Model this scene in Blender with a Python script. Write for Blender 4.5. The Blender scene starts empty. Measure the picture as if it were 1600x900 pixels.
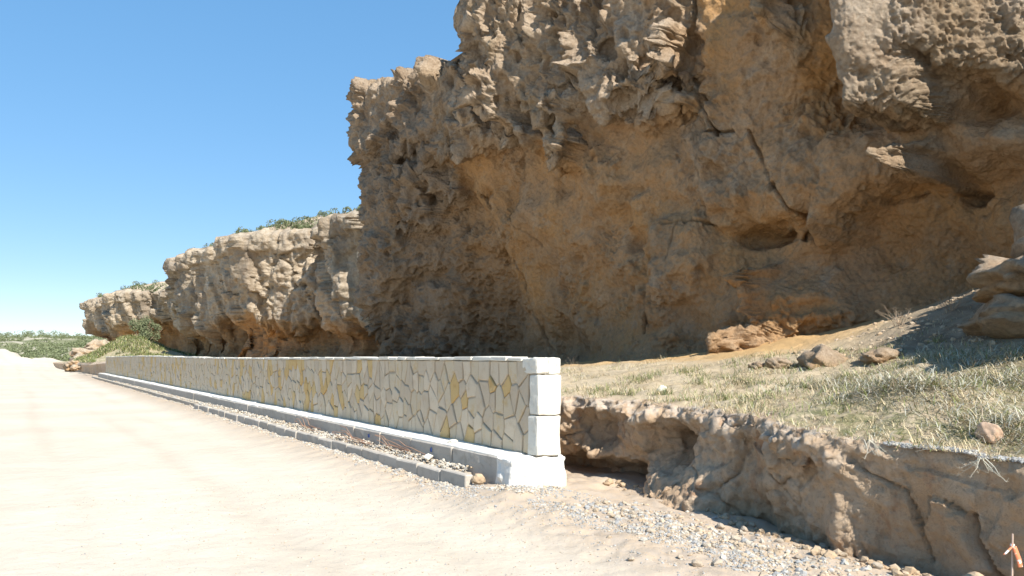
import bpy, math, random
import numpy as np
from math import sin, cos, pi, radians, sqrt
random.seed(7)
rng = np.random.default_rng(11)
scene = bpy.context.scene
col = scene.collection

# ------------------------------------------------------------------ camera
cam_data = bpy.data.cameras.new('camera')
cam = bpy.data.objects.new('camera', cam_data); col.objects.link(cam)
cam.location = (0, 0, 1.6); cam.rotation_euler = (radians(90), 0, 0)
cam_data.lens = 36*1209/1600; cam_data.sensor_width = 36
cam_data.shift_y = 105/1600
cam_data.clip_end = 8000; cam_data.clip_start = .05
scene.camera = cam

# ------------------------------------------------------------------ light
U = np.array((-.5421, .8403)); N = np.array((.8403, .5421))   # along the stone wall, and away from the road
SUN_EL = radians(42); PHI = radians(3)
sd = -U*cos(PHI) + N*sin(PHI)                    # horizontal direction towards the sun
sun_vec = (sd[0]*cos(SUN_EL), sd[1]*cos(SUN_EL), sin(SUN_EL))
world = bpy.data.worlds.new('World'); scene.world = world; world.use_nodes = True
wn = world.node_tree; bg = wn.nodes['Background']
sky = wn.nodes.new('ShaderNodeTexSky'); sky.sky_type = 'NISHITA'; sky.sun_disc = False
sky.sun_elevation = SUN_EL
sky.sun_rotation = math.atan2(sun_vec[0], sun_vec[1])
sky.air_density = 0.65; sky.dust_density = 0.0; sky.ozone_density = 2.0; sky.altitude = 0
hs = wn.nodes.new('ShaderNodeHueSaturation'); hs.inputs['Saturation'].default_value = 2.1; hs.inputs['Value'].default_value = 2.55
gm = wn.nodes.new('ShaderNodeGamma'); gm.inputs['Gamma'].default_value = 0.38
wn.links.new(sky.outputs[0], gm.inputs['Color']); wn.links.new(gm.outputs[0], hs.inputs['Color']); wn.links.new(hs.outputs[0], bg.inputs[0]); bg.inputs[1].default_value = 0.12
sl = bpy.data.lights.new('sun', 'SUN'); sl.energy = 5; sl.angle = radians(.53); sl.color = (1, .95, .87)
so = bpy.data.objects.new('sun', sl); col.objects.link(so)
from mathutils import Vector
so.rotation_euler = Vector(sun_vec).to_track_quat('Z', 'Y').to_euler()
so.location = (10, -20, 30)
scene.view_settings.view_transform = 'Standard'; scene.view_settings.look = 'None'
scene.view_settings.exposure = 0.78; scene.view_settings.gamma = 1
scene.view_settings.use_curve_mapping = False
scene.render.engine = 'CYCLES'
scene.cycles.max_bounces = 8; scene.cycles.diffuse_bounces = 5

# ------------------------------------------------------------------ helpers
def W(s, p, z):
    """site coordinates (along the wall, away from the road, up) to world"""
    s = np.asarray(s, float); p = np.asarray(p, float); z = np.asarray(z, float)
    return np.stack([U[0]*s + N[0]*p, U[1]*s + N[1]*p, z + 0*s], -1)

def _h(ix, iy, seed):
    ix = ix.astype(np.int64).astype(np.uint32); iy = iy.astype(np.int64).astype(np.uint32)
    n = ix*np.uint32(374761393) + iy*np.uint32(668265263) + np.uint32((seed*2246822519) & 0xffffffff)
    n = (n ^ (n >> np.uint32(13)))*np.uint32(1274126177)
    n = (n ^ (n >> np.uint32(16)))*np.uint32(2654435761)
    return ((n ^ (n >> np.uint32(15))) & np.uint32(0xffffff)).astype(np.float64)/float(0xffffff)

def noise(x, y, seed=0):
    x = np.asarray(x, float); y = np.asarray(y, float)
    ix = np.floor(x); iy = np.floor(y); fx = x-ix; fy = y-iy
    u = fx*fx*fx*(fx*(fx*6-15)+10); v = fy*fy*fy*(fy*(fy*6-15)+10)
    def g(dx, dy):
        a = _h(ix+dx, iy+dy, seed)*2*pi
        return np.cos(a)*(fx-dx) + np.sin(a)*(fy-dy)
    a = g(0, 0); b = g(1, 0); c = g(0, 1); d = g(1, 1)
    return ((a+(b-a)*u) + ((c+(d-c)*u)-(a+(b-a)*u))*v)*1.5

def fbm(x, y, o=4, seed=0, gain=.5, lac=2.03):
    r = 0; a = 1.
    for i in range(o):
        r = r + a*noise(x, y, seed+i*17); x = x*lac+3.1; y = y*lac-1.7; a *= gain
    return r

def ridged(x, y, o=4, seed=0):
    r = 0; a = .6
    for i in range(o):
        r = r + a*(1-2*np.abs(noise(x, y, seed+i*29))); x = x*2.1+5.2; y = y*2.1+1.3; a *= .5
    return r

def worley(x, y, seed=0):
    x = np.asarray(x, float); y = np.asarray(y, float)
    ix = np.floor(x); iy = np.floor(y); f1 = np.full(x.shape, 9.); f2 = np.full(x.shape, 9.); idv = np.zeros(x.shape)
    for dx in (-1, 0, 1):
        for dy in (-1, 0, 1):
            cx = ix+dx; cy = iy+dy
            d = np.hypot(cx+_h(cx, cy, seed)-x, cy+_h(cx, cy, seed+5)-y)
            m = d < f1
            f2 = np.where(m, f1, np.minimum(f2, d)); idv = np.where(m, _h(cx, cy, seed+9), idv); f1 = np.where(m, d, f1)
    return f1, f2, idv

def _h3(ix, iy, iz, seed):
    n = ix*np.uint32(374761393)+iy*np.uint32(668265263)+iz*np.uint32(2147483647)+np.uint32((seed*2246822519) & 0xffffffff)
    n = (n ^ (n >> np.uint32(13)))*np.uint32(1274126177)
    n = (n ^ (n >> np.uint32(16)))*np.uint32(2654435761)
    return ((n ^ (n >> np.uint32(15))) & np.uint32(0xffffff)).astype(np.float32)/np.float32(0xffffff)
def _cell(x):
    i = np.floor(x); return i.astype(np.int64).astype(np.uint32), (x-i).astype(np.float32)
def noise3(x, y, z, seed=0):
    """value noise, about -1..1"""
    ix, fx = _cell(x); iy, fy = _cell(y); iz, fz = _cell(z); o = np.uint32(1)
    u, v, w = [f*f*f*(f*(f*6-15)+10) for f in (fx, fy, fz)]
    r = 0
    for dz in (0, 1):
        a = _h3(ix, iy, iz+o*np.uint32(dz), seed); b = _h3(ix+o, iy, iz+o*np.uint32(dz), seed)
        c = _h3(ix, iy+o, iz+o*np.uint32(dz), seed); d = _h3(ix+o, iy+o, iz+o*np.uint32(dz), seed)
        e = a+(b-a)*u; g = c+(d-c)*u; e = e+(g-e)*v
        r = r+e*(w if dz else 1-w)
    return r*2-1
def fbm3(x, y, z, o=4, seed=0, gain=.5):
    r = 0; a = .6
    for i in range(o):
        r = r+a*noise3(x, y, z, seed+i*13); x = x*2.03+1.3; y = y*2.03-2.1; z = z*2.03+.7; a *= gain
    return r
def ridged3(x, y, z, o=3, seed=0):
    r = 0; a = .6
    for i in range(o):
        r = r+a*(1-2.6*np.abs(noise3(x, y, z, seed+i*13))); x = x*2.07+1.3; y = y*2.07-2.1; z = z*2.07+.7; a *= .5
    return r
def worley3(x, y, z, seed=0):
    ix, fx = _cell(x); iy, fy = _cell(y); iz, fz = _cell(z)
    f1 = np.full(x.shape, 9., np.float32); idv = np.zeros(x.shape, np.float32)
    for dx in (-1, 0, 1):
        for dy in (-1, 0, 1):
            for dz in (-1, 0, 1):
                cx = ix+np.uint32(dx & 0xffffffff); cy = iy+np.uint32(dy & 0xffffffff); cz = iz+np.uint32(dz & 0xffffffff)
                h = _h3(cx, cy, cz, seed); h2 = (h*977.13) % 1; h3 = (h*7919.7) % 1
                d = (dx+h-fx)**2+(dy+h2-fy)**2+(dz+h3-fz)**2
                m = d < f1; idv = np.where(m, (h*331.7) % 1, idv); f1 = np.where(m, d, f1)
    return np.sqrt(f1), idv
def grid_normals(S3, P3, Z3):
    """unit normals of a grid, pointing to the road side (-p) where rows run up and columns run along s"""
    G = np.stack([S3, P3, Z3], -1); du = np.gradient(G, axis=1); dv = np.gradient(G, axis=0)
    n = np.cross(du, dv); return n/(np.linalg.norm(n, axis=-1, keepdims=True)+1e-9)
def blur(a, k, axis):
    ker = np.hanning(2*k+3)[1:-1]; ker /= ker.sum(); pad = [(0, 0)]*a.ndim; pad[axis] = (k, k); ap = np.pad(a, pad, 'edge'); r = 0
    for i, w in enumerate(ker): r = r+w*np.take(ap, np.arange(i, i+a.shape[axis]), axis)
    return r
def bil(F_, u, v):
    """sample grid F_[row v, col u] bilinearly at float indices"""
    u = np.clip(u, 0, F_.shape[1]-1.001); v = np.clip(v, 0, F_.shape[0]-1.001); i = u.astype(int); j = v.astype(int); a = u-i; b = v-j
    return (F_[j, i]*(1-a)+F_[j, i+1]*a)*(1-b)+(F_[j+1, i]*(1-a)+F_[j+1, i+1]*a)*b

def sst(a, b, x):
    t = np.clip((x-a)/(b-a), 0, 1); return t*t*(3-2*t)

def poly_sd(X, Y, poly):
    """signed distance to a polygon, negative inside"""
    P = np.array(poly, float); n = len(P)
    d = np.full(X.shape, 1e9); inside = np.zeros(X.shape, bool)
    for i in range(n):
        a = P[i]; b = P[(i+1) % n]; e = b-a
        wx = X-a[0]; wy = Y-a[1]
        t = np.clip((wx*e[0]+wy*e[1])/(e@e+1e-12), 0, 1)
        d = np.minimum(d, (wx-e[0]*t)**2+(wy-e[1]*t)**2)
        c = ((a[1] > Y) != (b[1] > Y)) & (X < (b[0]-a[0])*(Y-a[1])/((b[1]-a[1])+1e-12)+a[0])
        inside ^= c
    d = np.sqrt(d); return np.where(inside, -d, d)

def line_d(X, Y, line):
    d = np.full(X.shape, 1e9)
    for a, b in zip(line[:-1], line[1:]):
        ex, ey = b[0]-a[0], b[1]-a[1]; wx = X-a[0]; wy = Y-a[1]
        t = np.clip((wx*ex+wy*ey)/(ex*ex+ey*ey), 0, 1)
        d = np.minimum(d, np.hypot(wx-ex*t, wy-ey*t))
    return d

def mesh_np(name, V, Fq, mats, attrs=None, smooth=True, face_mat=None):
    """V (n,3), Fq (m,k) faces all of k corners"""
    V = np.asarray(V, np.float32); Fq = np.asarray(Fq, np.int32); k = Fq.shape[1]
    me = bpy.data.meshes.new(name)
    me.vertices.add(len(V)); me.vertices.foreach_set('co', V.ravel())
    me.loops.add(Fq.size); me.loops.foreach_set('vertex_index', Fq.ravel())
    me.polygons.add(len(Fq)); me.polygons.foreach_set('loop_start', np.arange(0, Fq.size, k, dtype=np.int32))
    me.polygons.foreach_set('loop_total', np.full(len(Fq), k, np.int32))
    if face_mat is not None: me.polygons.foreach_set('material_index', np.asarray(face_mat, np.int32))
    me.polygons.foreach_set('use_smooth', np.full(len(Fq), smooth, bool))
    for m in (mats if isinstance(mats, (list, tuple)) else [mats]): me.materials.append(m)
    for an, av in (attrs or {}).items():
        a = me.attributes.new(an, 'FLOAT', 'POINT'); a.data.foreach_set('value', np.asarray(av, np.float32).ravel())
    me.update(calc_edges=True); me.validate()
    return me

def grid_faces(nr, nc, flip=False):
    i = np.arange(nr*nc).reshape(nr, nc)
    q = np.stack([i[:-1, :-1], i[:-1, 1:], i[1:, 1:], i[1:, :-1]], -1).reshape(-1, 4)
    return q[:, ::-1] if flip else q

def link(name, me, parent=None):
    o = bpy.data.objects.new(name, me); col.objects.link(o); o.parent = parent; return o

def tag(o, label=None, cat=None, group=None, kind=None):
    if label: o['label'] = label
    if cat: o['category'] = cat
    if group: o['group'] = group
    if kind: o['kind'] = kind
    return o

def empty(name, loc):
    o = bpy.data.objects.new(name, None); col.objects.link(o); o.location = loc; o.empty_display_size = .2
    return o

def small_mesh(name, verts, faces, mats, smooth=False, fm=None):
    me = bpy.data.meshes.new(name); me.from_pydata([tuple(map(float, v)) for v in verts], [], faces)
    for m in (mats if isinstance(mats, (list, tuple)) else [mats]): me.materials.append(m)
    if fm: me.polygons.foreach_set('material_index', fm)
    me.polygons.foreach_set('use_smooth', [smooth]*len(me.polygons)); me.update(); return me

# ------------------------------------------------------------------ materials
class NT:
    def __init__(self, name, rough=.95, spec=.15):
        self.m = bpy.data.materials.new(name); self.m.use_nodes = True
        self.t = self.m.node_tree; self.b = self.t.nodes['Principled BSDF']
        self.b.inputs['Roughness'].default_value = rough; self.b.inputs['Specular IOR Level'].default_value = spec
        self.co = self.t.nodes.new('ShaderNodeTexCoord').outputs['Object']
    def n(self, t): return self.t.nodes.new(t)
    def l(self, a, b): self.t.links.new(a, b)
    def noise(self, scale, detail=4, rough=.55, stretch=None, dist=0):
        v = self.co
        if stretch:
            mp = self.n('ShaderNodeMapping'); mp.inputs['Scale'].default_value = stretch; self.l(v, mp.inputs[0]); v = mp.outputs[0]
        x = self.n('ShaderNodeTexNoise'); x.inputs['Scale'].default_value = scale; x.inputs['Detail'].default_value = detail
        x.inputs['Roughness'].default_value = rough; x.inputs['Distortion'].default_value = dist; self.l(v, x.inputs['Vector'])
        return x.outputs['Fac']
    def voro(self, scale, feature='F1'):
        x = self.n('ShaderNodeTexVoronoi'); x.feature = feature; x.inputs['Scale'].default_value = scale; self.l(self.co, x.inputs['Vector'])
        return x.outputs['Distance']
    def ramp(self, fac, a, b):
        r = self.n('ShaderNodeMapRange'); r.inputs['From Min'].default_value = a; r.inputs['From Max'].default_value = b
        r.interpolation_type = 'SMOOTHSTEP'; self.l(fac, r.inputs['Value']); return r.outputs[0]
    def mix(self, fac, a, b, mode='MIX'):
        x = self.n('ShaderNodeMix'); x.data_type = 'RGBA'; x.blend_type = mode
        for s, v in ((x.inputs['Factor'], fac), (x.inputs['A'], a), (x.inputs['B'], b)):
            if isinstance(v, (tuple, list)): s.default_value = (*v, 1)
            elif isinstance(v, (int, float)): s.default_value = v
            else: self.l(v, s)
        return x.outputs['Result']
    def math(self, op, a, b=0.):
        x = self.n('ShaderNodeMath'); x.operation = op
        for s, v in ((x.inputs[0], a), (x.inputs[1], b)):
            if isinstance(v, (int, float)): s.default_value = v
            else: self.l(v, s)
        return x.outputs[0]
    def attr(self, name):
        x = self.n('ShaderNodeAttribute'); x.attribute_name = name; return x.outputs['Fac']
    def rnd(self):
        return self.n('ShaderNodeObjectInfo').outputs['Random']
    def col(self, c):
        if isinstance(c, tuple): self.b.inputs['Base Color'].default_value = (*c, 1)
        else: self.l(c, self.b.inputs['Base Color'])
    def bump(self, h, dist=.02, strength=1.):
        x = self.n('ShaderNodeBump'); x.inputs['Distance'].default_value = dist; x.inputs['Strength'].default_value = strength
        self.l(h, x.inputs['Height'])
        if self.b.inputs['Normal'].links: self.l(self.b.inputs['Normal'].links[0].from_socket, x.inputs['Normal'])
        self.l(x.outputs[0], self.b.inputs['Normal'])

def rock_material(name, far=False):
    k = NT(name)
    cap = k.attr('cap'); tone = k.attr('tone')
    big = k.noise(.55, 5, .6); mid = k.noise(2.2, 6, .65); fine = k.noise(14 if not far else 4, 6, .7)
    streak = k.noise(1.6, 5, .6, (1, 1, .22))
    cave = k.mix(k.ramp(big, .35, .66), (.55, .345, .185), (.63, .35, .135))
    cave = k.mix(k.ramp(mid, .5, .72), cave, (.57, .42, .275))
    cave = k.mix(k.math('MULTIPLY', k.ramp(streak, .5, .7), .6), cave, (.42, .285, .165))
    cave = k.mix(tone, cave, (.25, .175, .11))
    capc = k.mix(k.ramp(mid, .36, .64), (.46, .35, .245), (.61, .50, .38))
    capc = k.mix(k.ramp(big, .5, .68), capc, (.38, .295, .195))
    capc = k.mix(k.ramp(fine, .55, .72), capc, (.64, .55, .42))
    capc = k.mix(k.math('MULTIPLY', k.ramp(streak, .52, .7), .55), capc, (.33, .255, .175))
    if far:
        capc = k.mix(k.ramp(mid, .36, .64), (.50, .41, .295), (.64, .56, .44))
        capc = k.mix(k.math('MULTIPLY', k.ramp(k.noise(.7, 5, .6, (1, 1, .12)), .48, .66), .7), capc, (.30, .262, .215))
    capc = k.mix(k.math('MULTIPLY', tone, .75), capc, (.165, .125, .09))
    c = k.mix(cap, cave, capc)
    c = k.mix(k.math('MULTIPLY', k.ramp(fine, .3, .55), .35), k.mix(.5, c, (.2, .135, .08)), c)
    c = k.mix(.55, c, k.mix(k.ramp(fine, .3, .6), k.mix(.5, c, (.2, .14, .09)), c))
    k.col(c)
    if far:
        k.bump(k.noise(3.5, 8, .7), .25, .8)
    else:
        k.bump(k.voro(11), .05, .5); k.bump(k.noise(9, 8, .75), .09, .85)
        k.bump(k.noise(45, 5, .7), .012, .7)
    return k.m

M = {}
M['rock'] = rock_material('weathered_sandstone'); M['rock_far'] = rock_material('weathered_sandstone_distant', True)

k = NT('dusty_limestone_road')
c = k.mix(k.ramp(k.noise(.35, 5, .6), .35, .65), (.555, .48, .38), (.615, .54, .435))
c = k.mix(k.math('MULTIPLY', k.ramp(k.noise(70, 4, .7), .52, .7), .55), c, (.40, .335, .26))
c = k.mix(k.math('MULTIPLY', k.ramp(k.noise(5, 6, .7), .5, .75), .4), c, (.50, .41, .31))
c = k.mix(k.math('MULTIPLY', k.attr('rut'), .32), c, (.45, .375, .29))
c = k.mix(k.attr('verge'), c, k.mix(k.ramp(k.noise(9, 5, .7), .4, .6), (.46, .36, .26), (.42, .345, .27)))
c = k.mix(k.attr('scrub'), c, k.mix(k.ramp(k.noise(.12, 6, .7), .45, .6), (.20, .20, .11), (.50, .44, .34)))
k.col(c); k.bump(k.noise(60, 5, .75), .012, .55); k.bump(k.noise(4, 5, .6), .05, .5); M['road'] = k.m

k = NT('bank_earth')
face = k.attr('face'); crust = k.attr('crust'); tone = k.attr('tone')
e = k.mix(k.ramp(k.noise(1.6, 5, .65), .35, .65), (.51, .36, .23), (.59, .45, .315))
e = k.mix(k.ramp(k.noise(4, 6, .7, (1, 1, .4)), .52, .7), e, (.45, .28, .17))
e = k.mix(k.math('MULTIPLY', k.ramp(k.noise(30, 5, .7), .5, .7), .4), e, (.24, .17, .115))
e = k.mix(k.math('MULTIPLY', crust, k.ramp(k.noise(6, 5, .7), .42, .6)), e, (.58, .50, .41))
t = k.mix(k.ramp(k.noise(1.3, 6, .65), .35, .62), (.47, .37, .24), (.55, .45, .31))
t = k.mix(k.ramp(k.noise(40, 5, .7), .5, .68), t, (.34, .27, .17))
t = k.mix(k.math('MULTIPLY', tone, k.ramp(k.noise(5, 6, .7), .4, .62)), t, (.25, .24, .12))
t = k.mix(k.attr('sandy'), t, (.55, .36, .17))
t = k.mix(k.attr('soil'), t, k.mix(k.ramp(k.noise(3, 5, .7), .4, .6), (.25, .19, .13), (.37, .29, .20)))
k.col(k.mix(face, t, e)); k.bump(k.noise(16, 8, .75), .05, .9); k.bump(k.noise(80, 4, .7), .010, .8); M['earth'] = k.m

def stone_mat(name, a, b, dark, bs=25):
    k = NT(name)
    c = k.mix(k.rnd(), a, b)
    c = k.mix(k.math('MULTIPLY', k.ramp(k.noise(7, 5, .65), .48, .72), .7), c, dark)
    c = k.mix(k.math('MULTIPLY', k.ramp(k.noise(60, 4, .7), .5, .7), .3), c, dark)
    k.col(c); k.bump(k.noise(bs, 7, .7), .012, .7); return k.m
M['pale'] = stone_mat('pale_limestone', (.50, .41, .30), (.63, .53, .395), (.49, .375, .25))
M['cream'] = stone_mat('cream_limestone', (.53, .44, .315), (.57, .48, .35), (.52, .355, .165))
M['ochre'] = stone_mat('ochre_limestone', (.57, .39, .17), (.58, .43, .22), (.45, .27, .10))
M['white'] = stone_mat('white_cut_limestone', (.66, .625, .54), (.70, .665, .58), (.56, .50, .40), 40)
M['mortar'] = stone_mat('wall_mortar', (.43, .37, .29), (.44, .38, .3), (.33, .275, .205))
M['concrete'] = stone_mat('grey_concrete', (.43, .385, .325), (.49, .44, .375), (.34, .295, .24))
M['roughwhite'] = stone_mat('whitish_rough_concrete', (.70, .68, .62), (.72, .69, .63), (.58, .55, .48), 30)
M['rubble'] = stone_mat('buff_rubble', (.46, .38, .29), (.54, .46, .36), (.36, .27, .18))
M['brownrock'] = stone_mat('brown_sandstone', (.42, .31, .20), (.46, .35, .235), (.30, .20, .12))
M['redrock'] = stone_mat('reddish_sandstone', (.47, .33, .23), (.48, .34, .24), (.37, .22, .14))
for nm, cc in (('gravel_grey', (.35, .345, .33)), ('gravel_pale', (.50, .45, .37)), ('gravel_buff', (.44, .35, .25))):
    k = NT(nm); k.col(k.mix(k.ramp(k.noise(12, 3, .6), .3, .7), tuple(x*.72 for x in cc), tuple(min(1, x*1.15) for x in cc))); k.bump(k.noise(60, 3), .004); M[nm] = k.m
def plant(name, a, b, trans=0):
    k = NT(name, .8, .2); k.col(k.mix(k.ramp(k.noise(3.5, 5, .7), .35, .65), a, b)); return k.m
M['straw'] = plant('dry_straw', (.50, .40, .23), (.62, .53, .35))
M['hay'] = plant('grey_cut_hay', (.42, .41, .33), (.55, .52, .42))
M['green'] = plant('green_grass', (.13, .17, .05), (.27, .28, .10))
M['leaf'] = plant('grey_green_scrub_leaf', (.085, .11, .045), (.16, .175, .085))
M['leafpale'] = plant('pale_shrub_leaf', (.14, .17, .085), (.22, .235, .13))
M['twig'] = plant('dry_twig', (.30, .22, .15), (.42, .33, .24))
M['redtwig'] = plant('reddish_dry_stem', (.36, .19, .12), (.45, .28, .18))
k = NT('blue_marking_paint', .6); k.col((.04, .07, .2)); M['blue'] = k.m
k = NT('faded_orange_tape', .6); k.col(k.mix(k.ramp(k.noise(30, 2), .46, .54), (.72, .24, .12), (.75, .68, .62))); M['tape'] = k.m
k = NT('pale_stake_wood', .8); k.col((.55, .42, .33)); M['stake'] = k.m

# ------------------------------------------------------------------ ground sheet (road, verge, distant rise)
WALL_S0, WALL_S1 = 7.2, 55.7
RUTS = ((-2.6, .014), (-1.1, .016), (.5, .012), (2.0, .016), (2.9, .010))
def ground_h(x, y):
    s = U[0]*x+U[1]*y; p = N[0]*x+N[1]*y
    r = np.hypot(x, y)
    near = np.clip(1-r/120, 0, 1)
    z = .02*fbm(x*.25, y*.25, 3, 3)*near + .010*fbm(x*2.2, y*2.2, 3, 5)*np.clip(1-r/30, 0, 1)
    verge = sst(3.3, 4.35, p)*(1-sst(75, 90, s))
    z = z + verge*(.10+.045*fbm(s*1.6, p*1.6, 4, 9))*sst(1.5, 7.5, s)
    heap = .09*np.exp(-((s-6.75)/.55)**2-((p-4.55)/.42)**2)
    z = z + heap + verge*.025*fbm(s*5, p*5, 3, 12)*np.clip(1-r/25, 0, 1)
    z = z - .06*sst(5.3, 5.9, p)*sst(7.5, 6.8, s)*(s > -6)
    wob = .25*fbm(s*.12, s*0+4, 3, 61)
    for q0, q1 in RUTS: z = z-q1*np.exp(-((p+wob-q0)/.16)**2)*(1+.4*fbm(s*.9, p*3, 3, 63))*np.clip(1-r/60, 0, 1)
    far = sst(95, 290, y+.25*x+18)
    z = z + far*(9.5+2.2*fbm(x*.012, y*.012, 4, 31)+.5*fbm(x*.06, y*.06, 3, 37)) + sst(90, 140, y)*.5*fbm(x*.05, y*.05, 3, 41)
    z = z + 1.9*np.exp(-((x+68)/7)**2-((y-100)/9)**2)*(1+.5*fbm(x*.3, y*.3, 3, 44))
    return z, verge*(1-sst(60, 80, s))
rr = np.concatenate([np.geomspace(.6, 3, 24)[:-1], np.geomspace(3, 16, 300)[:-1], np.geomspace(16, 320, 190)[:-1], np.geomspace(320, 4500, 25)])
fine = np.radians(np.linspace(-42, 42, 520)); coarse = np.radians(np.linspace(42, 318, 90))[1:]
ang = np.concatenate([fine, coarse])
R, A = np.meshgrid(rr, ang, indexing='ij'); X = R*np.sin(A); Y = R*np.cos(A)
Z, vg = ground_h(X, Y)
scrubm = sst(108, 122, Y+.25*X+18+6*fbm(X*.08, Y*.08, 3, 51))*(Y > 60)
V = np.stack([X, Y, Z], -1).reshape(-1, 3)
Fq = grid_faces(len(rr), len(ang), True)
sg = U[0]*X+U[1]*Y; pg = N[0]*X+N[1]*Y; wob = .25*fbm(sg*.12, sg*0+4, 3, 61); rut = 0
for q0, q1 in RUTS: rut = rut+np.exp(-((pg+wob-q0)/.2)**2)*sst(-.5, .4, fbm(sg*.09, pg*.8, 3, 65))
mm = mesh_np('ground', V, Fq, M['road'], {'verge': vg, 'scrub': scrubm, 'rut': np.clip(rut, 0, 1)})
tag(link('ground', mm), 'pale dusty dirt road running left past the stone wall', kind='structure')

# ------------------------------------------------------------------ near cliff
CTRL = [(19.853, 11.525, 10.6), (17.689, 10.38, 10.6), (15.313, 9.265, 10.8), (14.567, 8.492, 11.2), (12.941, 8.494, 11.0), (11.254, 8.047, 11.6), (10.18, 7.7, 11.7), (8.931, 7.248, 11.6), (8.156, 6.981, 11.6), (7.147, 7.033, 12.0), (6.397, 6.575, 12.5), (5.657, 6.41, 12.9), (5.1, 6.284, 13.2), (5.37, 4.141, 13.9), (5.37, 2.148, 13.9), (8.875, 3.592, 14.9), (8.815, 4.599, 14.8), (7.062, 4.555, 14.9), (7.11, 3.058, 15.0), (9.765, 3.632, 14.1), (9.855, 3.803, 12.8), (10.235, 2.945, 12.7), (10.877, 2.324, 12.5), (10.769, 2.565, 12.0), (11.109, 1.534, 12.0), (7.922, 5.385, 13.3), (7.984, 6.743, 15.6), (6.949, 6.33, 15.6), (8.657, 5.145, 12.5), (9.913, 5.011, 12.3), (9.252, 5.825, 12.2), (13.115, 5.285, 11.9), (11.189, 5.599, 11.9), (13.445, 3.896, 12.2), (12.115, 3.746, 12.1), (12.41, 2.375, 12.2), (13.115, 1.528, 11.9), (16.518, 3.403, 12.7), (17.688, 1.876, 13.6), (20.771, 3.338, 13.4), (21.391, 1.705, 13.8), (20.575, 5.644, 12.1), (16.872, 5.951, 11.9), (15.477, 6.83, 11.9), (14.961, 5.161, 12.1), (24.348, 3.079, 13.0), (22.475, 4.855, 12.0), (24.341, 3.256, 11.5), (25.842, 1.948, 11.7), (24.737, 5.043, 11.2), (24.917, 7.251, 10.8), (23.071, 9.028, 10.9), (20.171, 7.408, 11.2), (26.056, 5.158, 10.8), (26.597, 2.886, 10.9), (26.162, 9.743, 10.6), (21.927, 10.135, 10.8)]
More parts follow.
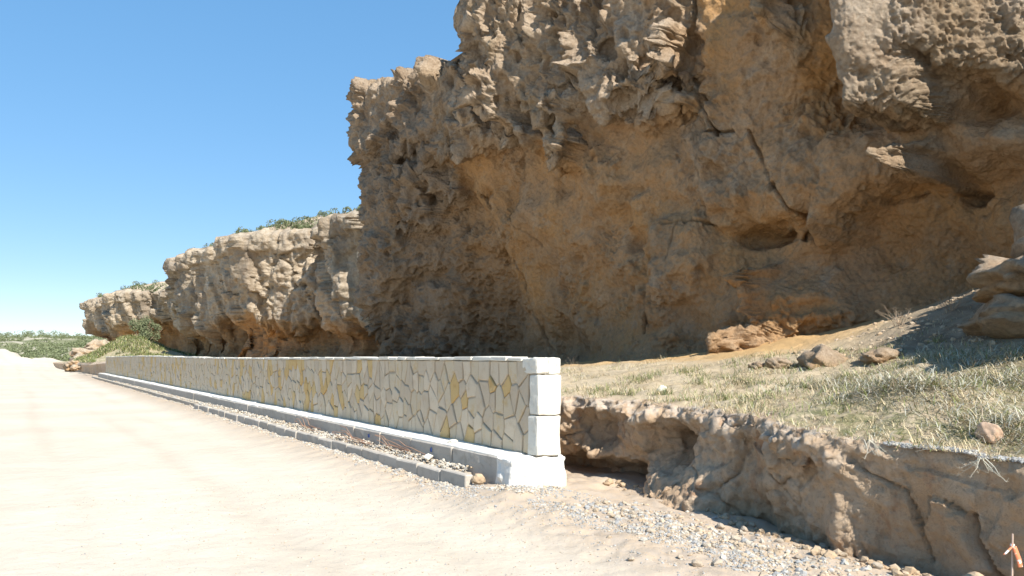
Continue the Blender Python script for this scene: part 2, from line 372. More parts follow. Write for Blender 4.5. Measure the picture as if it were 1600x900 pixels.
POLY = [(((7.963, 10.5), (5.614, 12.8)), 0.8, [(7.963, 15.0), (7.941, 6.667), (7.805, 6.341), (7.712, 6.024), (7.656, 5.56), (7.331, 5.453), (7.114, 5.501), (6.896, 5.349), (6.784, 5.616), (6.603, 5.844), (6.349, 6.063), (6.162, 5.984), (5.928, 5.805), (5.842, 5.855), (5.709, 5.958), (5.271, 5.841), (-14.0, 5.544), (-14.0, 15.0)]), (((7.503, 11.2), (7.223, 12.0)), 0.6, [(7.454, 5.102), (7.337, 5.188), (7.236, 5.519), (7.223, 5.136), (7.276, 4.681), (7.415, 4.719), (7.503, 5.009)]), (((20.538, 10.75), (11.929, 11.0)), 1, [(20.538, 15.0), (12.693, 15.0), (12.419, 8.31), (12.399, 7.558), (11.929, 6.955), (12.399, 6.787), (12.935, 6.675), (13.633, 6.963), (14.429, 7.404), (14.668, 7.226), (15.012, 7.405), (15.523, 6.378), (15.95, 6.594), (16.225, 7.815), (17.033, 8.662), (17.773, 8.876), (17.837, 8.412), (17.214, 7.705), (17.869, 7.419), (18.527, 8.067), (19.549, 8.875), (20.538, 9.334)]), (((11.551, 9.9), (11.487, 11.4)), 1, [(11.551, 15.0), (11.493, 15.0), (11.493, 7.678), (11.487, 7.061), (11.515, 7.396), (11.53, 6.917), (11.547, 6.798), (11.552, 7.078), (11.552, 7.827)]), (((9.33, 10.0), (9.045, 11.5)), 1, [(9.33, 15.0), (9.048, 15.0), (9.045, 7.722), (9.07, 7.409), (9.152, 7.532), (9.23, 7.577)]), (((17.64, 9.7), (15.454, 10.9)), 1, [(17.64, 9.075), (16.688, 9.199), (15.674, 8.754), (15.454, 8.321), (15.454, 7.695), (15.899, 7.69), (16.333, 8.372), (16.688, 8.439), (16.721, 7.911), (16.461, 7.384), (16.771, 7.126), (17.058, 7.563), (17.514, 8.303)]), (((14.706, 9.8), (15.293, 10.9)), 0.5, [(14.706, 7.665), (15.293, 8.04), (15.237, 7.076), (15.165, 6.239), (14.904, 6.267), (14.806, 6.989)]), (((17.48, 9.8), (15.723, 10.8)), 1, [(17.306, 15.0), (16.403, 15.0), (16.171, 10.139), (15.723, 9.091), (15.944, 8.897), (17.051, 9.202), (17.48, 9.789)]), (((27.404, 10.35), (18.025, 10.5)), 0.8, [(27.404, 12.141), (19.984, 10.611), (18.807, 8.798), (18.025, 7.46), (19.418, 7.476), (21.62, 7.708), (23.676, 8.252), (24.607, 8.324), (27.404, 8.92)]), (((28.066, 10.6), (20.442, 10.7)), 1, [(28.066, 8.708), (23.286, 7.742), (20.442, 7.283), (20.763, 6.58), (22.124, 6.379), (22.577, 5.9), (23.929, 5.945), (24.548, 4.547), (25.922, 3.536), (26.807, 1.483), (28.066, 1.479)]), (((15.214, 11.5), (13.212, 11.7)), 0.6, [(14.871, 6.872), (13.702, 6.466), (13.212, 5.857), (13.702, 5.36), (14.431, 5.101), (14.871, 5.709), (15.214, 6.477)]), (((12.894, 11.7), (11.455, 11.9)), 0.4, [(12.894, 4.584), (11.534, 4.536), (11.455, 3.395), (11.856, 2.752), (12.624, 2.933), (12.894, 3.802)]), (((10.346, 10.3), (10.162, 11.5)), 0.9, [(10.297, 2.675), (10.254, 3.226), (10.194, 3.193), (10.162, 2.639), (10.184, 2.026), (10.215, 1.685), (10.342, 1.683), (10.346, 1.919), (10.297, 2.138)]), (((12.41, 12.2), (8.718, 12.4)), 0.5, [(12.224, 6.559), (10.847, 6.883), (9.44, 6.017), (8.718, 5.144), (9.509, 4.333), (11.008, 4.296), (12.41, 4.772)]), (((9.437, 12.35), (5.833, 13.3)), 0.5, [(9.4, 3.81), (8.876, 4.152), (8.231, 4.707), (7.167, 4.883), (6.763, 4.887), (6.159, 4.894), (5.305, 4.785), (5.305, 5.123), (6.284, 5.399), (6.853, 5.729), (7.223, 5.865), (7.612, 5.623), (8.67, 5.674), (9.437, 5.592)])]
NCAP = 10
HOLES = [(6.773, 6.256, 0.182, 0.164, 0.5), (6.712, 5.852, 0.091, 0.25, 0.3), (7.325, 6.081, 0.066, 0.061, 0.2), (5.834, 6.119, 0.071, 0.073, 0.2), (10.515, 4.015, 0.593, 0.258, 0.8), (9.492, 3.924, 0.157, 0.1, 0.3), (7.874, 4.631, 0.234, 0.149, 0.5), (8.226, 4.52, 0.196, 0.081, 0.4), (7.046, 4.415, 0.233, 0.143, 0.5), (9.351, 2.535, 0.414, 0.1, 0.1), (15.326, 7.055, 0.521, 0.468, 0.7), (18.371, 8.766, 0.415, 0.245, 0.5), (23.731, 8.963, 0.81, 0.508, 0.6), (15.019, 7.886, 0.261, 0.136, 0.4), (19.853, 10.319, 0.425, 0.593, 0.5), (13.265, 8.322, 0.303, 0.283, 0.4), (11.241, 8.048, 0.161, 0.2, 0.3), (11.572, 8.422, 0.167, 0.153, 0.3), (21.442, 6.856, 1.399, 0.674, 0.5), (19.596, 6.354, 0.297, 0.149, 0.4), (22.386, 8.129, 1.503, 0.204, 0.7), (18.651, 6.414, 0.473, 0.727, 0.3), (21.351, 6.089, 1.213, 0.598, 0.35), (23.552, 4.296, 1.122, 0.431, 0.4), (12.784, 7.023, 0.718, 0.281, 0.6), (13.771, 5.401, 0.656, 0.178, 0.25), (13.664, 4.211, 0.307, 0.298, 0.25), (16.016, 5.964, 0.326, 0.296, 0.2), (18.022, 8.374, 0.657, 0.417, 0.3), (16.743, 7.797, 0.416, 0.661, 0.35), (20.004, 4.596, 0.585, 0.271, 0.3), (21.198, 4.818, 0.559, 0.201, 0.3)]
CRACK = [(0.06, 0.3, [(11.307, 9.11), (11.379, 8.09), (11.469, 7.462), (11.219, 6.67), (11.027, 6.103)]), (0.05, 0.25, [(10.345, 6.0), (10.203, 5.529), (9.971, 5.047), (9.895, 4.824)]), (0.05, 0.3, [(20.235, 6.997), (19.575, 5.912), (19.326, 4.734), (19.221, 3.776), (19.117, 2.825), (18.707, 1.878)]), (0.04, 0.2, [(12.905, 4.504), (12.105, 4.487), (11.33, 4.374)]), (0.04, 0.2, [(12.067, 4.413), (12.202, 4.018), (12.299, 3.683)]), (0.05, 0.25, [(13.335, 3.878), (13.249, 2.99), (13.335, 2.114)]), (0.04, 0.2, [(11.277, 6.211), (10.679, 6.129)]), (0.05, 0.3, [(9.855, 4.999), (9.561, 4.139), (9.781, 3.857)]), (0.05, 0.2, [(5.537, 6.958), (5.546, 6.216), (5.511, 5.785)]), (0.04, 0.2, [(18.572, 5.551), (17.605, 4.61)])]
def idw(S_, Z_, pts, pw=3.2, soft=.35):
    num = 0; den = 0
    for a, b, c in pts:
        w = 1/(((S_-a)*.8)**2+(Z_-b)**2+soft)**(pw/2); num = num+w*c; den = den+w
    return num/den

CTRL = CTRL+[(s_, z_, 13.7) for s_ in (3.5, 1, -2, -6, -12) for z_ in (2, 5, 8, 11)]
def near_cliff():
    # coarse relief on a regular grid of (along, up)
    ds, dz, sa, za = .05, .04, -12., .4
    s1 = np.arange(sa, 26.31, ds); z1 = np.arange(za, 13.0, dz); S_, Z_ = np.meshgrid(s1, z1)
    wx = .26*fbm(S_*1.2, Z_*1.2, 3, 81)+.04*fbm(S_*5, Z_*4, 2, 83)
    wz = .26*fbm(S_*1.2, Z_*1.2, 3, 87)+.07*ridged(S_*2.2, Z_*.7, 2, 89)
    P = idw(S_, Z_, CTRL)+.22*fbm(S_*.55, Z_*.55, 3, 91)+.12*fbm(S_*1.6, Z_*1.2, 3, 93)
    cap = np.zeros_like(P)
    for i, (pv, wk, poly) in enumerate(POLY):
        d = poly_sd(S_+wx*wk, Z_+wz*wk, poly)
        (sl, pl_), (sr, pr_) = pv
        pv = pl_+(pr_-pl_)*np.clip((sl-S_)/(sl-sr), -.2, 1.3)+.10*fbm(S_*.9, Z_*.5, 3, 95)
        m = sst(.20, -.16, d); lipw = sst(.0, -.6, d)
        tgt = np.minimum(P, pv+.22*(1-lipw)+.16*fbm(S_*1.1, Z_*.9, 3, 97+i)); P = P+(tgt-P)*m
        cap = np.maximum(cap, m*(1 if i < NCAP else .3))
    for s_, z_, a_, b_, dep in HOLES:
        e = np.hypot((S_-s_+wx*.7*a_*2)/a_, (Z_-z_+wz*.7*b_*2)/b_); P = P+dep*sst(1.25, .45, e)
    base = 1.45+.09*np.clip(13.5-S_, 0, 9)
    P = P-.7*sst(base+.25, base-.6, Z_)+.25*sst(base+.55, base+.15, Z_)*sst(base-.1, base+.15, Z_)*(S_ < 11.0)
    slab = worley(S_*.5+wx*.9, Z_*.38+wz*.6, 127); P = P+(1-cap)*.22*(slab[2]-.5)*sst(.02, .10, slab[1]-slab[0])
    # rows follow the surface, so that undersides get their share
    kz = sst(19.15, 20.15, s1); ztop = (1-kz)*(4.6+.39*s1+.5+1.0*sst(12.6, 11.8, s1))+kz*(10.25+(s1-19.8)*.16)+.3*fbm(s1*1.1, s1*0+3, 4, 71)+.12*fbm(s1*5, s1*0+9, 3, 72)
    g = blur(np.abs(np.gradient(blur(P, 2, 0), dz, axis=0)), 7, 1)
    dens = np.sqrt(1+(.8*np.minimum(g, 12))**2)
    zvis = 4.6+.39*S_; dens = dens*np.where(Z_ > zvis+.5, .16, 1)
    dens = np.where(Z_ > ztop[None], 1e-4, dens)
    cum = np.cumsum(dens, 0)*dz; cum = cum-cum[:1]
    NZ = 560; v = np.linspace(0, 1, NZ); Zc = np.empty((NZ, len(s1)))
    for i in range(len(s1)):
        tot = np.interp(ztop[i], z1, cum[:, i]); Zc[:, i] = np.interp(v*tot, cum[:, i], z1)
    segs = [(-12, 1.5, .16), (1.5, 4.5, .05), (4.5, 9, .018), (9, 14, .023), (14, 20, .030), (20, 26.3, .038)]
    a = np.concatenate([np.arange(x0, x1, d) for x0, x1, d in segs]); na = len(a)
    turn = np.linspace(0, pi/2, 34)[1:]; back = np.arange(.2, 12, .25)
    s0 = np.concatenate([a, np.full(len(turn)+len(back), 26.3)])
    ui = np.repeat(((s0-sa)/ds)[None], NZ, 0); ZZ = bil(Zc, ui, np.repeat(np.arange(NZ)[:, None], len(s0), 1).astype(float))
    vi = (ZZ-za)/dz; S_ = np.repeat(s0[None], NZ, 0)
    P = bil(P, ui, vi); cap = bil(cap, ui, vi); wxf = bil(wx, ui, vi); wzf = bil(wz, ui, vi); base = bil(base, ui, vi)
    te = np.clip((v[:, None]-.965)/.035, 0, 1); P = P+.3*te**2*(S_ > 19)
    # far corner: swing the outward direction round
    th = np.concatenate([np.zeros(na), turn, np.full(len(back), pi/2)]); bk = np.concatenate([np.zeros(na+len(turn)), back])
    corner = (np.arange(len(s0)) >= na)[None]
    rr_ = 1.6-(P-10.6)*(1-.5*sst(0, 1, th/(pi/2)))[None]
    Sout = np.where(corner, 26.3+rr_*np.sin(th)[None], S_); Pout = np.where(corner, 12.2-rr_*np.cos(th)[None]+bk[None], P)
    # even out the vertex spacing over lips and side walls
    Zraw = ZZ
    for _ in range(2):
        Sout, Pout, ZZ = [blur(blur(q_, 3, 0), 3, 1) for q_ in (Sout, Pout, ZZ)]
    # relief proper, pushed along the surface normal
    nrm = grid_normals(Sout, Pout, ZZ); nrm = blur(blur(nrm, 5, 0), 5, 1)
    x, y, z = Sout, Pout, ZZ
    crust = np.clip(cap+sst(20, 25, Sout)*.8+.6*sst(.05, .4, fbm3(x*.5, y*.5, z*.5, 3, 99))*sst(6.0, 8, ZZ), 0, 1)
    flank = sst(9.2, 8.4, S_)*crust; hard = crust-flank
    wr = .5*fbm3(x*1.7, y*1.7, z*1.3, 3, 140)
    f1, i1 = worley3(x*1.25+wr, y*1.25+wr, z*.8+wr, 101); sc1 = np.minimum(f1, .85)**2-.3
    f2, i2 = worley3(x*3.3+wr*2, y*3.3+wr*2, z*2.3+wr*2, 103); sc2 = np.minimum(f2, .85)**2-.3
    f3, i3 = worley3(x*8.5+wr*3, y*8.5, z*7+wr*3, 107); sc3 = np.minimum(f3, .85)**2-.3
    pit2 = sst(.5, .05, f2); pit3 = sst(.5, .05, f3)
    fine = fbm3(x*12, y*12, z*10, 3, 113, .6)
    amp = .45+.9*sst(-.2, .35, fbm3(x*.8, y*.8, z*.8, 2, 145))
    h = hard*amp*1.15*(.60*sc1+.36*sc2+.12*sc3-.40*pit2*(i2 > .72)+.16*ridged3(x*1.7, y*1.7, z*.8, 3, 109)+.09*fine+.08*(i1-.5)+.06*(i2-.5)+.04*(i3-.5))
    h = h+flank*(.35+.9*sst(-.25, .3, fbm3(x*1.1, y*1.1, z*.5, 2, 147)))*(.04*sc2+.04*sc3-.16*pit2*(i2 > .88)-.05*pit3*(i3 > .75)+.045*ridged3(x*2.0, y*2.0, z*.4, 4, 115)+.07*fine+.04*(i2-.5)+.03*(i3-.5))
    soft = 1-crust; rough = sst(-.05, .3, fbm3(x*.6, y*.6, z*.6, 3, 119))
    bed = fbm3(x*.4, y*.4, z*5, 3, 121)
    h = h+soft*(-.02*bed+.10*fbm3(x*1.9, y*1.9, z*1.7, 4, 123)+rough*(.16*sc2+.10*sc3+.05*fine-.12*pit2*(i2 > .8)+.07*(i2-.5))-.03*pit3*(i3 > .85)+.025*fine+.05*(i1-.5))
    for wd, dep, ln in CRACK: h = h-dep*sst(wd, .2*wd, line_d(S_+wxf*.35, Zraw+wzf*.25, ln))
    Sout = Sout+nrm[..., 0]*h; Pout = Pout+nrm[..., 1]*h; Zo = ZZ+nrm[..., 2]*h
    Sp = np.concatenate([a, 26.3+np.linspace(.05, 1.6, len(turn)), 27.9+back])
    rows = [.15, .4, .8, 1.4, 2.4, 4, 7, 12]; Sx = [Sout]; Px = [Pout]; Zx = [Zo]; cn = corner[0]
    for b in rows:
        Sx.append((Sout[-1]+np.where(cn, -np.sin(th)*b*.6, 0))[None]); Px.append((Pout[-1]+np.where(cn, np.cos(th)*b, b))[None])
        Zx.append((Zo[-1]+.02+.06*fbm(Sp*1.7, Sp*0+b*2, 3, 137)-.25*b*sst(21.5, 20, Sp))[None])
    S3 = np.vstack(Sx); P3 = np.vstack(Px); Z3 = np.vstack(Zx)
    tone = sst(18.2, 22, S_)*.95*(1-.45*sst(8.2, 9.8, ZZ))+.55*sst(base+2.2, base+.2, ZZ)*sst(12, 17, S_)+.25*sst(3.2, 2.2, ZZ)  # stained lower cave; shade of its depth is put into this tone too
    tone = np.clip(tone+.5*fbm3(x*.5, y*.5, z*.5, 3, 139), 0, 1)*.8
    cm = np.clip(crust+.35*fbm3(x*1.3, y*1.3, z*1.3, 3, 141), 0, 1); k1 = len(rows)
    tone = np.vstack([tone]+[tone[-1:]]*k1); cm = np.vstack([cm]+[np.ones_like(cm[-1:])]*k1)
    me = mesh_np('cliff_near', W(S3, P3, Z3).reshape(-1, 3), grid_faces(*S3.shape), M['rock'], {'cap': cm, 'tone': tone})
    return tag(link('cliff_near', me), 'tall overhanging sandstone cliff with a shaded cave behind the wall', kind='structure')
near_cliff()

# ------------------------------------------------------------------ cliffs further along
def far_cliff(name, label, plan, zt, zb, n, m, over, lipz, seed, scale):
    pl = np.array(plan, float); seg = np.hypot(*np.diff(pl, axis=0).T); cum = np.concatenate([[0], np.cumsum(seg)])
    a = np.linspace(0, cum[-1], n)
    # smooth the plan a little
    sx = np.interp(a, cum, pl[:, 0]); px = np.interp(a, cum, pl[:, 1])
    ker = np.hanning(5); ker /= ker.sum(); w = 2
    sx = np.convolve(np.pad(sx, w, 'edge'), ker, 'valid'); px = np.convolve(np.pad(px, w, 'edge'), ker, 'valid')
    tx = np.gradient(sx); tp = np.gradient(px); tl = np.hypot(tx, tp); nx, npp = -tp/tl, tx/tl      # into the rock
    v = np.linspace(0, 1, m)
    ztop = zt(sx)+.35*fbm(a/scale*.5, a*0, 4, seed)
    A_, V_ = np.meshgrid(a, v); S0 = sx[None]+0*V_; ZZ = zb+(ztop[None]-zb)*V_
    q = A_/scale; r = ZZ/scale
    wx = .3*fbm(q*.8, r*.8, 3, seed+1)
    lz = lipz+1.5*fbm(A_*.16, A_*0+2, 3, seed+2)+.9*ridged(A_*.45, A_*0, 3, seed+3)+.3*fbm(A_*1.5, ZZ, 3, seed+4)
    inn = over*(.75+.5*fbm(A_*.12, A_*0+7, 2, seed+5))
    D = inn*sst(.55, -.8, ZZ-lz)+.45*inn*sst(3, -1, ZZ-lz)*.4
    lean = -.5*sst(zb+1, zt(60)+1, ZZ)
    D = D+lean
    D = D - .55*ridged(q*.32+wx, r*.03, 3, seed+6)
    b1 = worley(A_/2.4+.5*wx, ZZ/5.5+.6*wx, seed+21); b2 = worley(A_/1.1+.8*wx, ZZ/4.0+.8*wx, seed+23)
    D = D+1.5*(b1[2]-.5)+.45*(b2[2]-.5)+.25*sst(.03, .0, b1[1]-b1[0])
    D = D-1.0*sst(zb+1.6, zb, ZZ)
    te = np.clip((V_-.985)/.015, 0, 1); D = D+.12*te**2-.35*sst(.88, .91, V_+.02*fbm(A_, A_*0, 3, seed+25))
    S1 = S0+nx[None]*D; P1 = px[None]+npp[None]*D; Z1 = ZZ
    nr = blur(blur(grid_normals(S1, P1, Z1), 9, 0), 9, 1); nr = nr/(np.linalg.norm(nr, axis=-1, keepdims=True)+.15); x, y, z = S1/scale, P1/scale, Z1/scale
    wr = .4*fbm3(x, y, z*.8, 2, seed+14)
    f1, i1 = worley3(x*.55+wr, y*.55+wr, z*.4+wr, seed+9); f2, i2 = worley3(x*1.6+wr*2, y*1.6, z*1.2+wr, seed+10)
    f3, i3 = worley3(x*4+wr*2, y*4, z*2.6+wr, seed+16); sq = lambda f: np.minimum(f, .85)**2-.3
    h = scale*(.12*sq(f1)+.08*sq(f2)+.06*sq(f3)+.05*(i2-.5)+.05*(i3-.5)-.3*sst(.45, .05, f2)*(i2 > .8)+.24*ridged3(x*.9, y*.9, z*.06, 4, seed+7)+.13*fbm3(x*5, y*5, z*4, 3, seed+8))
    S1 = S1+nr[..., 0]*h; P1 = P1+nr[..., 1]*h; Z1 = Z1+nr[..., 2]*h
    rows = [.4, 1, 2, 3.5, 6, 10, 16]; Sx = [S1]; Px = [P1]; Zx = [Z1]
    for b in rows:
        Sx.append((S1[-1]+nx*b*.25)[None]); Px.append((P1[-1]+np.abs(npp)*b*.9+.1*b)[None])
        Zx.append((Z1[-1]+.22*min(b, 6)+.02*b+.25*fbm(a*.4, a*0+b, 3, seed+12))[None])
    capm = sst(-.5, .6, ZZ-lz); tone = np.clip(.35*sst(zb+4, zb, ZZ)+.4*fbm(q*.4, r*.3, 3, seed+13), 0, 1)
    S3 = np.vstack(Sx); k1 = len(rows)
    capm = np.vstack([capm]+[np.ones((1, n))]*k1); tone = np.vstack([tone]+[np.zeros((1, n))]*k1)
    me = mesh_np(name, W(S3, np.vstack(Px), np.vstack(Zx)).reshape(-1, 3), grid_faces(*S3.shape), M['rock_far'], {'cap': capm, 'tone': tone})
    tag(link(name, me), label, kind='structure')
    return S3[m:], np.vstack(Px)[m:], np.vstack(Zx)[m:]
far_cliff('shade_rock_right', 'unseen rock block added past the right edge to shade the slope', [(-16, 13), (-13, 11), (-4, 10.5), (1.4, 10.3), (2.2, 10.8), (2.5, 12), (2.6, 16)],
    lambda s: 3.8+0*s, .6, 200, 90, .4, 2.2, 401, 1.2)  # added rock out of view, puts the slope beside it in shade
top2 = far_cliff('cliff_middle', 'pale fluted cliff headland beyond the cave, scrub on its top',
    [(30, 24), (34, 18.5), (38, 16.0), (43, 15.6), (46.5, 17.4), (50.6, 12.7), (54.5, 12.2), (55.8, 14.4), (58.6, 12.0), (61, 12.2), (62.4, 14.0), (65, 12.0), (70.3, 11.8), (71.8, 13.5), (73, 18), (74, 30)],
    lambda s: 8.9+np.clip(s-44, 0, 30)*.02, .6, 620, 300, 2.0, 3.1, 201, 1.5)
top3 = far_cliff('cliff_far', 'farthest low cliff headland at the end of the road',
    [(74, 26), (82, 18), (88, 15), (95, 14.4), (96.5, 14.2), (102, 10.2), (112, 9.5), (119, 9.0), (120.5, 10.6), (123.5, 15), (124.5, 28)],
    lambda s: 8.6+0*s, .6, 420, 200, 3.0, 4.6, 301, 2.0)

# ------------------------------------------------------------------ terrace with its cut bank
EDGE = [(-14, 5.75, .86), (2.0, 5.75, .86), (3.0, 5.65, .88), (3.9, 5.6, .93), (4.6, 5.75, .98), (5.3, 6.05, 1.0), (6.2, 6.25, 1.02), (7.0, 6.2, 1.03), (8.0, 6.0, 1.05), (9.0, 5.75, 1.08), (12, 5.5, 1.15), (60, 5.5, 1.2), (70, 5.2, .9), (130, 4.2, .6)]
ES = np.array([e[0] for e in EDGE]); EP = np.array([e[1] for e in EDGE]); EZ = np.array([e[2] for e in EDGE])
def edge(s): return np.interp(s, ES, EP)+.06*fbm(s*2.2, s*0+5, 3, 151), np.interp(s, ES, EZ)+.03*fbm(s*2.5, s*0+8, 3, 152)
def terrace_z(s, p):
    ep, ez = edge(s)
    zc = 1.42+.085*np.clip(13.5-s, 0, 10)                      # ground level at the cliff foot
    zc = np.where(s > 13.5, 1.42-.02*np.clip(s-13.5, 0, 8), zc)
    t = np.clip((p-ep)/(11.8-ep), 0, 1.6)
    z = ez+(zc-ez)*(.25*t+.75*t**1.7)
    z = z+.05*fbm(s*.9, p*.9, 4, 155)*sst(0, .6, p-ep)+.018*fbm(s*4, p*4, 3, 157)
    z = z+.33*np.exp(-((s-5.6)/1.5)**2-((p-12.6)/1.3)**2)         # rise towards the boulders on the right
    z = z+.20*np.exp(-((s-3.9)/.9)**2-((p-7.0)/.7)**2)             # heap of cut hay
    z = z+2.2*np.exp(-((s-78)/9)**2-((p-9.0)/3.0)**2)              # grassy mound past the wall
    return z
def terrace():
    s = np.concatenate([np.arange(-14, 1.6, .12), np.arange(1.6, 9.2, .0185), np.arange(9.2, 14, .05), np.arange(14, 130, .5)])
    ep, ez = edge(s)
    nf = 62; v = np.linspace(0, 1, nf)
    Sg, Vg = np.meshgrid(s, v); Zf = -.15+(ez[None]+.15)*Vg
    vis = (s < 9.6)[None]
    # lean of the face: hollow and overhang near the wall, bulge to the right
    over = .55*sst(6.6, 7.1, Sg)*sst(9.2, 8.4, Sg)
    D = .05+.16*(1-Vg)*sst(6.3, 4.8, Sg)-.03*(1-Vg)**1.3*sst(4.6, 2.6, Sg)
    D = D - .55*sst(.75, .0, Vg)*sst(5.0, 5.6, Sg)*sst(6.75, 6.3, Sg)         # fan of fallen earth
    D = D + over*sst(.36+.1*fbm(Sg*2.2, Sg*0, 2, 161), .2, Zf)                 # undercut
    D = D + .50*np.exp(-((Sg-6.35)/.28)**2)*sst(.2, .5, Zf)*sst(.9, .7, Zf)    # hollow
    D = D + .28*np.exp(-((Sg-7.5)/.25)**2)*sst(.35, .6, Zf)*sst(.95, .8, Zf)
    D = D - .16*np.exp(-((Sg-6.75)/.25)**2-((Zf-.82)/.2)**2)
    wx = .25*fbm(Sg*1.6, Zf*1.6, 3, 163)
    D = D - .06*ridged(Sg*1.1+wx, Zf*.5, 3, 165)*sst(3.0, 5.2, Sg) - .05*fbm(Sg*1.6, Zf*1.4, 4, 167) - .02*fbm(Sg*7, Zf*6, 4, 169)
    c1, c2, ci = worley(Sg*1.15+wx, Zf*1.5+wx, 171)
    D = D + .10*(ci-.5)*sst(.02, .1, c2-c1)+.05*sst(.07, .0, c2-c1)*sst(3.0, 5.0, Sg)
    g = ridged(Sg*7, Zf*1.1+wx, 2, 173); D = D-.03*g*sst(.9, .3, Vg)*sst(2.8, 3.8, Sg)*sst(5.6, 4.9, Sg)
    for wd, dep, ln in (BANKCRACK): D = D+dep*sst(wd, .15*wd, line_d(Sg+wx*.12, Zf+wx*.1, ln))
    for pv, poly in BANKSLAB: D = D-pv*sst(.02, -.03, poly_sd(Sg+wx*.1, Zf+wx*.1, poly))
    D = D*np.clip(vis+0., 0, 1)
    te = sst(.9, 1, Vg); D = D*(1-.6*te)+.05*te-.05*sst(.75, .93, Vg)*(1-te)
    Pf = ep[None]+D
    nr = blur(blur(grid_normals(Sg, Pf, Zf), 1, 0), 1, 1); wr = .3*fbm3(Sg*2, Pf*2, Zf*2, 2, 190)
    f1, i1 = worley3(Sg*2.6+wr, Pf*2.6+wr, Zf*2.4+wr, 191); f2, i2 = worley3(Sg*8+wr*3, Pf*8, Zf*7+wr*3, 192)
    rim = sst(.55, .95, Vg+.3*fbm3(Sg*2, Pf*2, Zf*.5, 2, 198))
    hb = .06*(i1-.5)+.025*(i2-.5)+.06*fbm3(Sg*3, Pf*3, Zf*2.0, 4, 193, .6)+.02*ridged3(Sg*2.2+wr, Pf*2.2, Zf*1.2, 3, 196)+(.03+.03*rim)*fbm3(Sg*15, Pf*15, Zf*12, 3, 194, .6)+(.04+.03*rim)*(np.minimum(f1, .8)**2-.3)+(.02+.04*rim)*(np.minimum(f2, .8)**2-.3)
    hb = hb*np.where(vis, 1, 0)*(.35+.65*sst(2.6, 4.6, Sg))
    Sg0 = Sg; Sg = Sg+nr[..., 0]*hb; Pf = Pf+nr[..., 1]*hb; Zf = Zf+nr[..., 2]*hb*sst(1, .93, Vg)
    pr = np.concatenate([np.linspace(.03, 3.5, 120), np.linspace(3.55, 7.5, 60), np.linspace(8, 14, 12)])
    St, Pt0 = np.meshgrid(s, pr); St = St+(Sg[-1]-s)[None]*sst(.3, 0, Pt0); ez = Zf[-1]; Pt = Pt0+Pf[-1][None]; Zt = terrace_z(St, Pt)
    blend = sst(0, .25, Pt0); Zt = ez[None]*(1-blend)+Zt*blend+.015*sst(.0, .03, Pt0)
    S3 = np.vstack([Sg, St]); P3 = np.vstack([Pf, Pt]); Z3 = np.vstack([Zf, Zt])
    facea = np.vstack([np.ones_like(Sg), sst(.22, .03, Pt0+.1*fbm(St*3, Pt*3, 3, 175))])
    crust = np.vstack([sst(.72, .98, Vg+.14*fbm(Sg*3.5, Zf*1.2, 4, 177))*.85*sst(2.6, 3.8, Sg), sst(.3, .02, Pt0)*.7*sst(2.6, 3.8, St)])
    tone = np.vstack([np.zeros_like(Sg), sst(6.0, 3.0, St+1.2*fbm(St*.8, Pt*.8, 3, 179))*sst(13, 9, Pt)])
    tone = np.maximum(tone, sst(60, 66, S3)*.9)
    sandy = sst(9.6, 11.0, P3+.5*fbm(S3, P3, 3, 181))*sst(6.8, 9.0, S3)*sst(60, 50, S3)
    me = mesh_np('terrace', W(S3, P3, Z3).reshape(-1, 3), grid_faces(*S3.shape), M['earth'], {'face': facea, 'crust': crust, 'tone': tone, 'sandy': sandy, 'soil': sst(9.3, 10.6, P3+.6*fbm(S3*.9, P3*.9, 3, 183))*sst(7.8, 6.4, S3)})
    tag(link('terrace', me), 'grassy earth terrace ending in a cut brown bank beside the wall', kind='structure')
BANKCRACK = [(.016,.07,[(3.758,.98),(3.741,.75),(3.592,.653),(3.469,.605),(3.346,.555),(3.291,.43),(3.232,.274),(3.2,.05)]),(.012,.05,[(3.164,.531),(3.046,.536),(2.955,.482),(2.879,.44)]),(.03,.10,[(2.87,.45),(2.844,.299),(2.78,.156),(2.7,0)]),(.012,.05,[(3.246,.289),(3.164,.361),(3.159,.517)]),(.016,.06,[(5.078,1.0),(5.221,.747),(5.237,.524)])]
BANKSLAB = [(.04,[(3.236,.291),(3.159,.522),(3.046,.536),(2.892,.438),(2.897,.311),(2.84,.196),(2.8,-.2),(3.236,-.2)]),(.035,[(3.75,.95),(3.741,.75),(3.469,.605),(3.291,.43),(3.25,.274),(3.22,-.2),(4.3,-.2),(4.3,.95)])]
terrace()

# ------------------------------------------------------------------ the stone wall
WF, WB = 5.0, 5.3           # front and back faces
PZ = .45                     # top of the plinth
def wtop(s): return 1.555+.02*np.sin(s*.21)-.03*max(0, (s-45)/10)
def W1(s, p, z): return tuple(W(s, p, z))
wall = empty('stone_wall', W1(31, 5.15, 0))
tag(wall, 'long low wall of pale irregular stones with white quoins at its near end', 'wall')
def local(v): return (v[0]-wall.location[0], v[1]-wall.location[1], v[2]-wall.location[2])
def slab_pieces(s0, s1, p0, p1, z0, z1, rnd=.008, bev=.012):
    """a roughly dressed block in site coordinates: bevelled box with jittered corners"""
    j = lambda: random.uniform(-rnd, rnd)
    V = []; 
    for (a, b, c) in ((0, 0, 0), (1, 0, 0), (1, 1, 0), (0, 1, 0), (0, 0, 1), (1, 0, 1), (1, 1, 1), (0, 1, 1)):
        V.append([(s0, s1)[a]+j(), (p0, p1)[b]+j(), (z0, z1)[c]+j()])
    return V
import bmesh
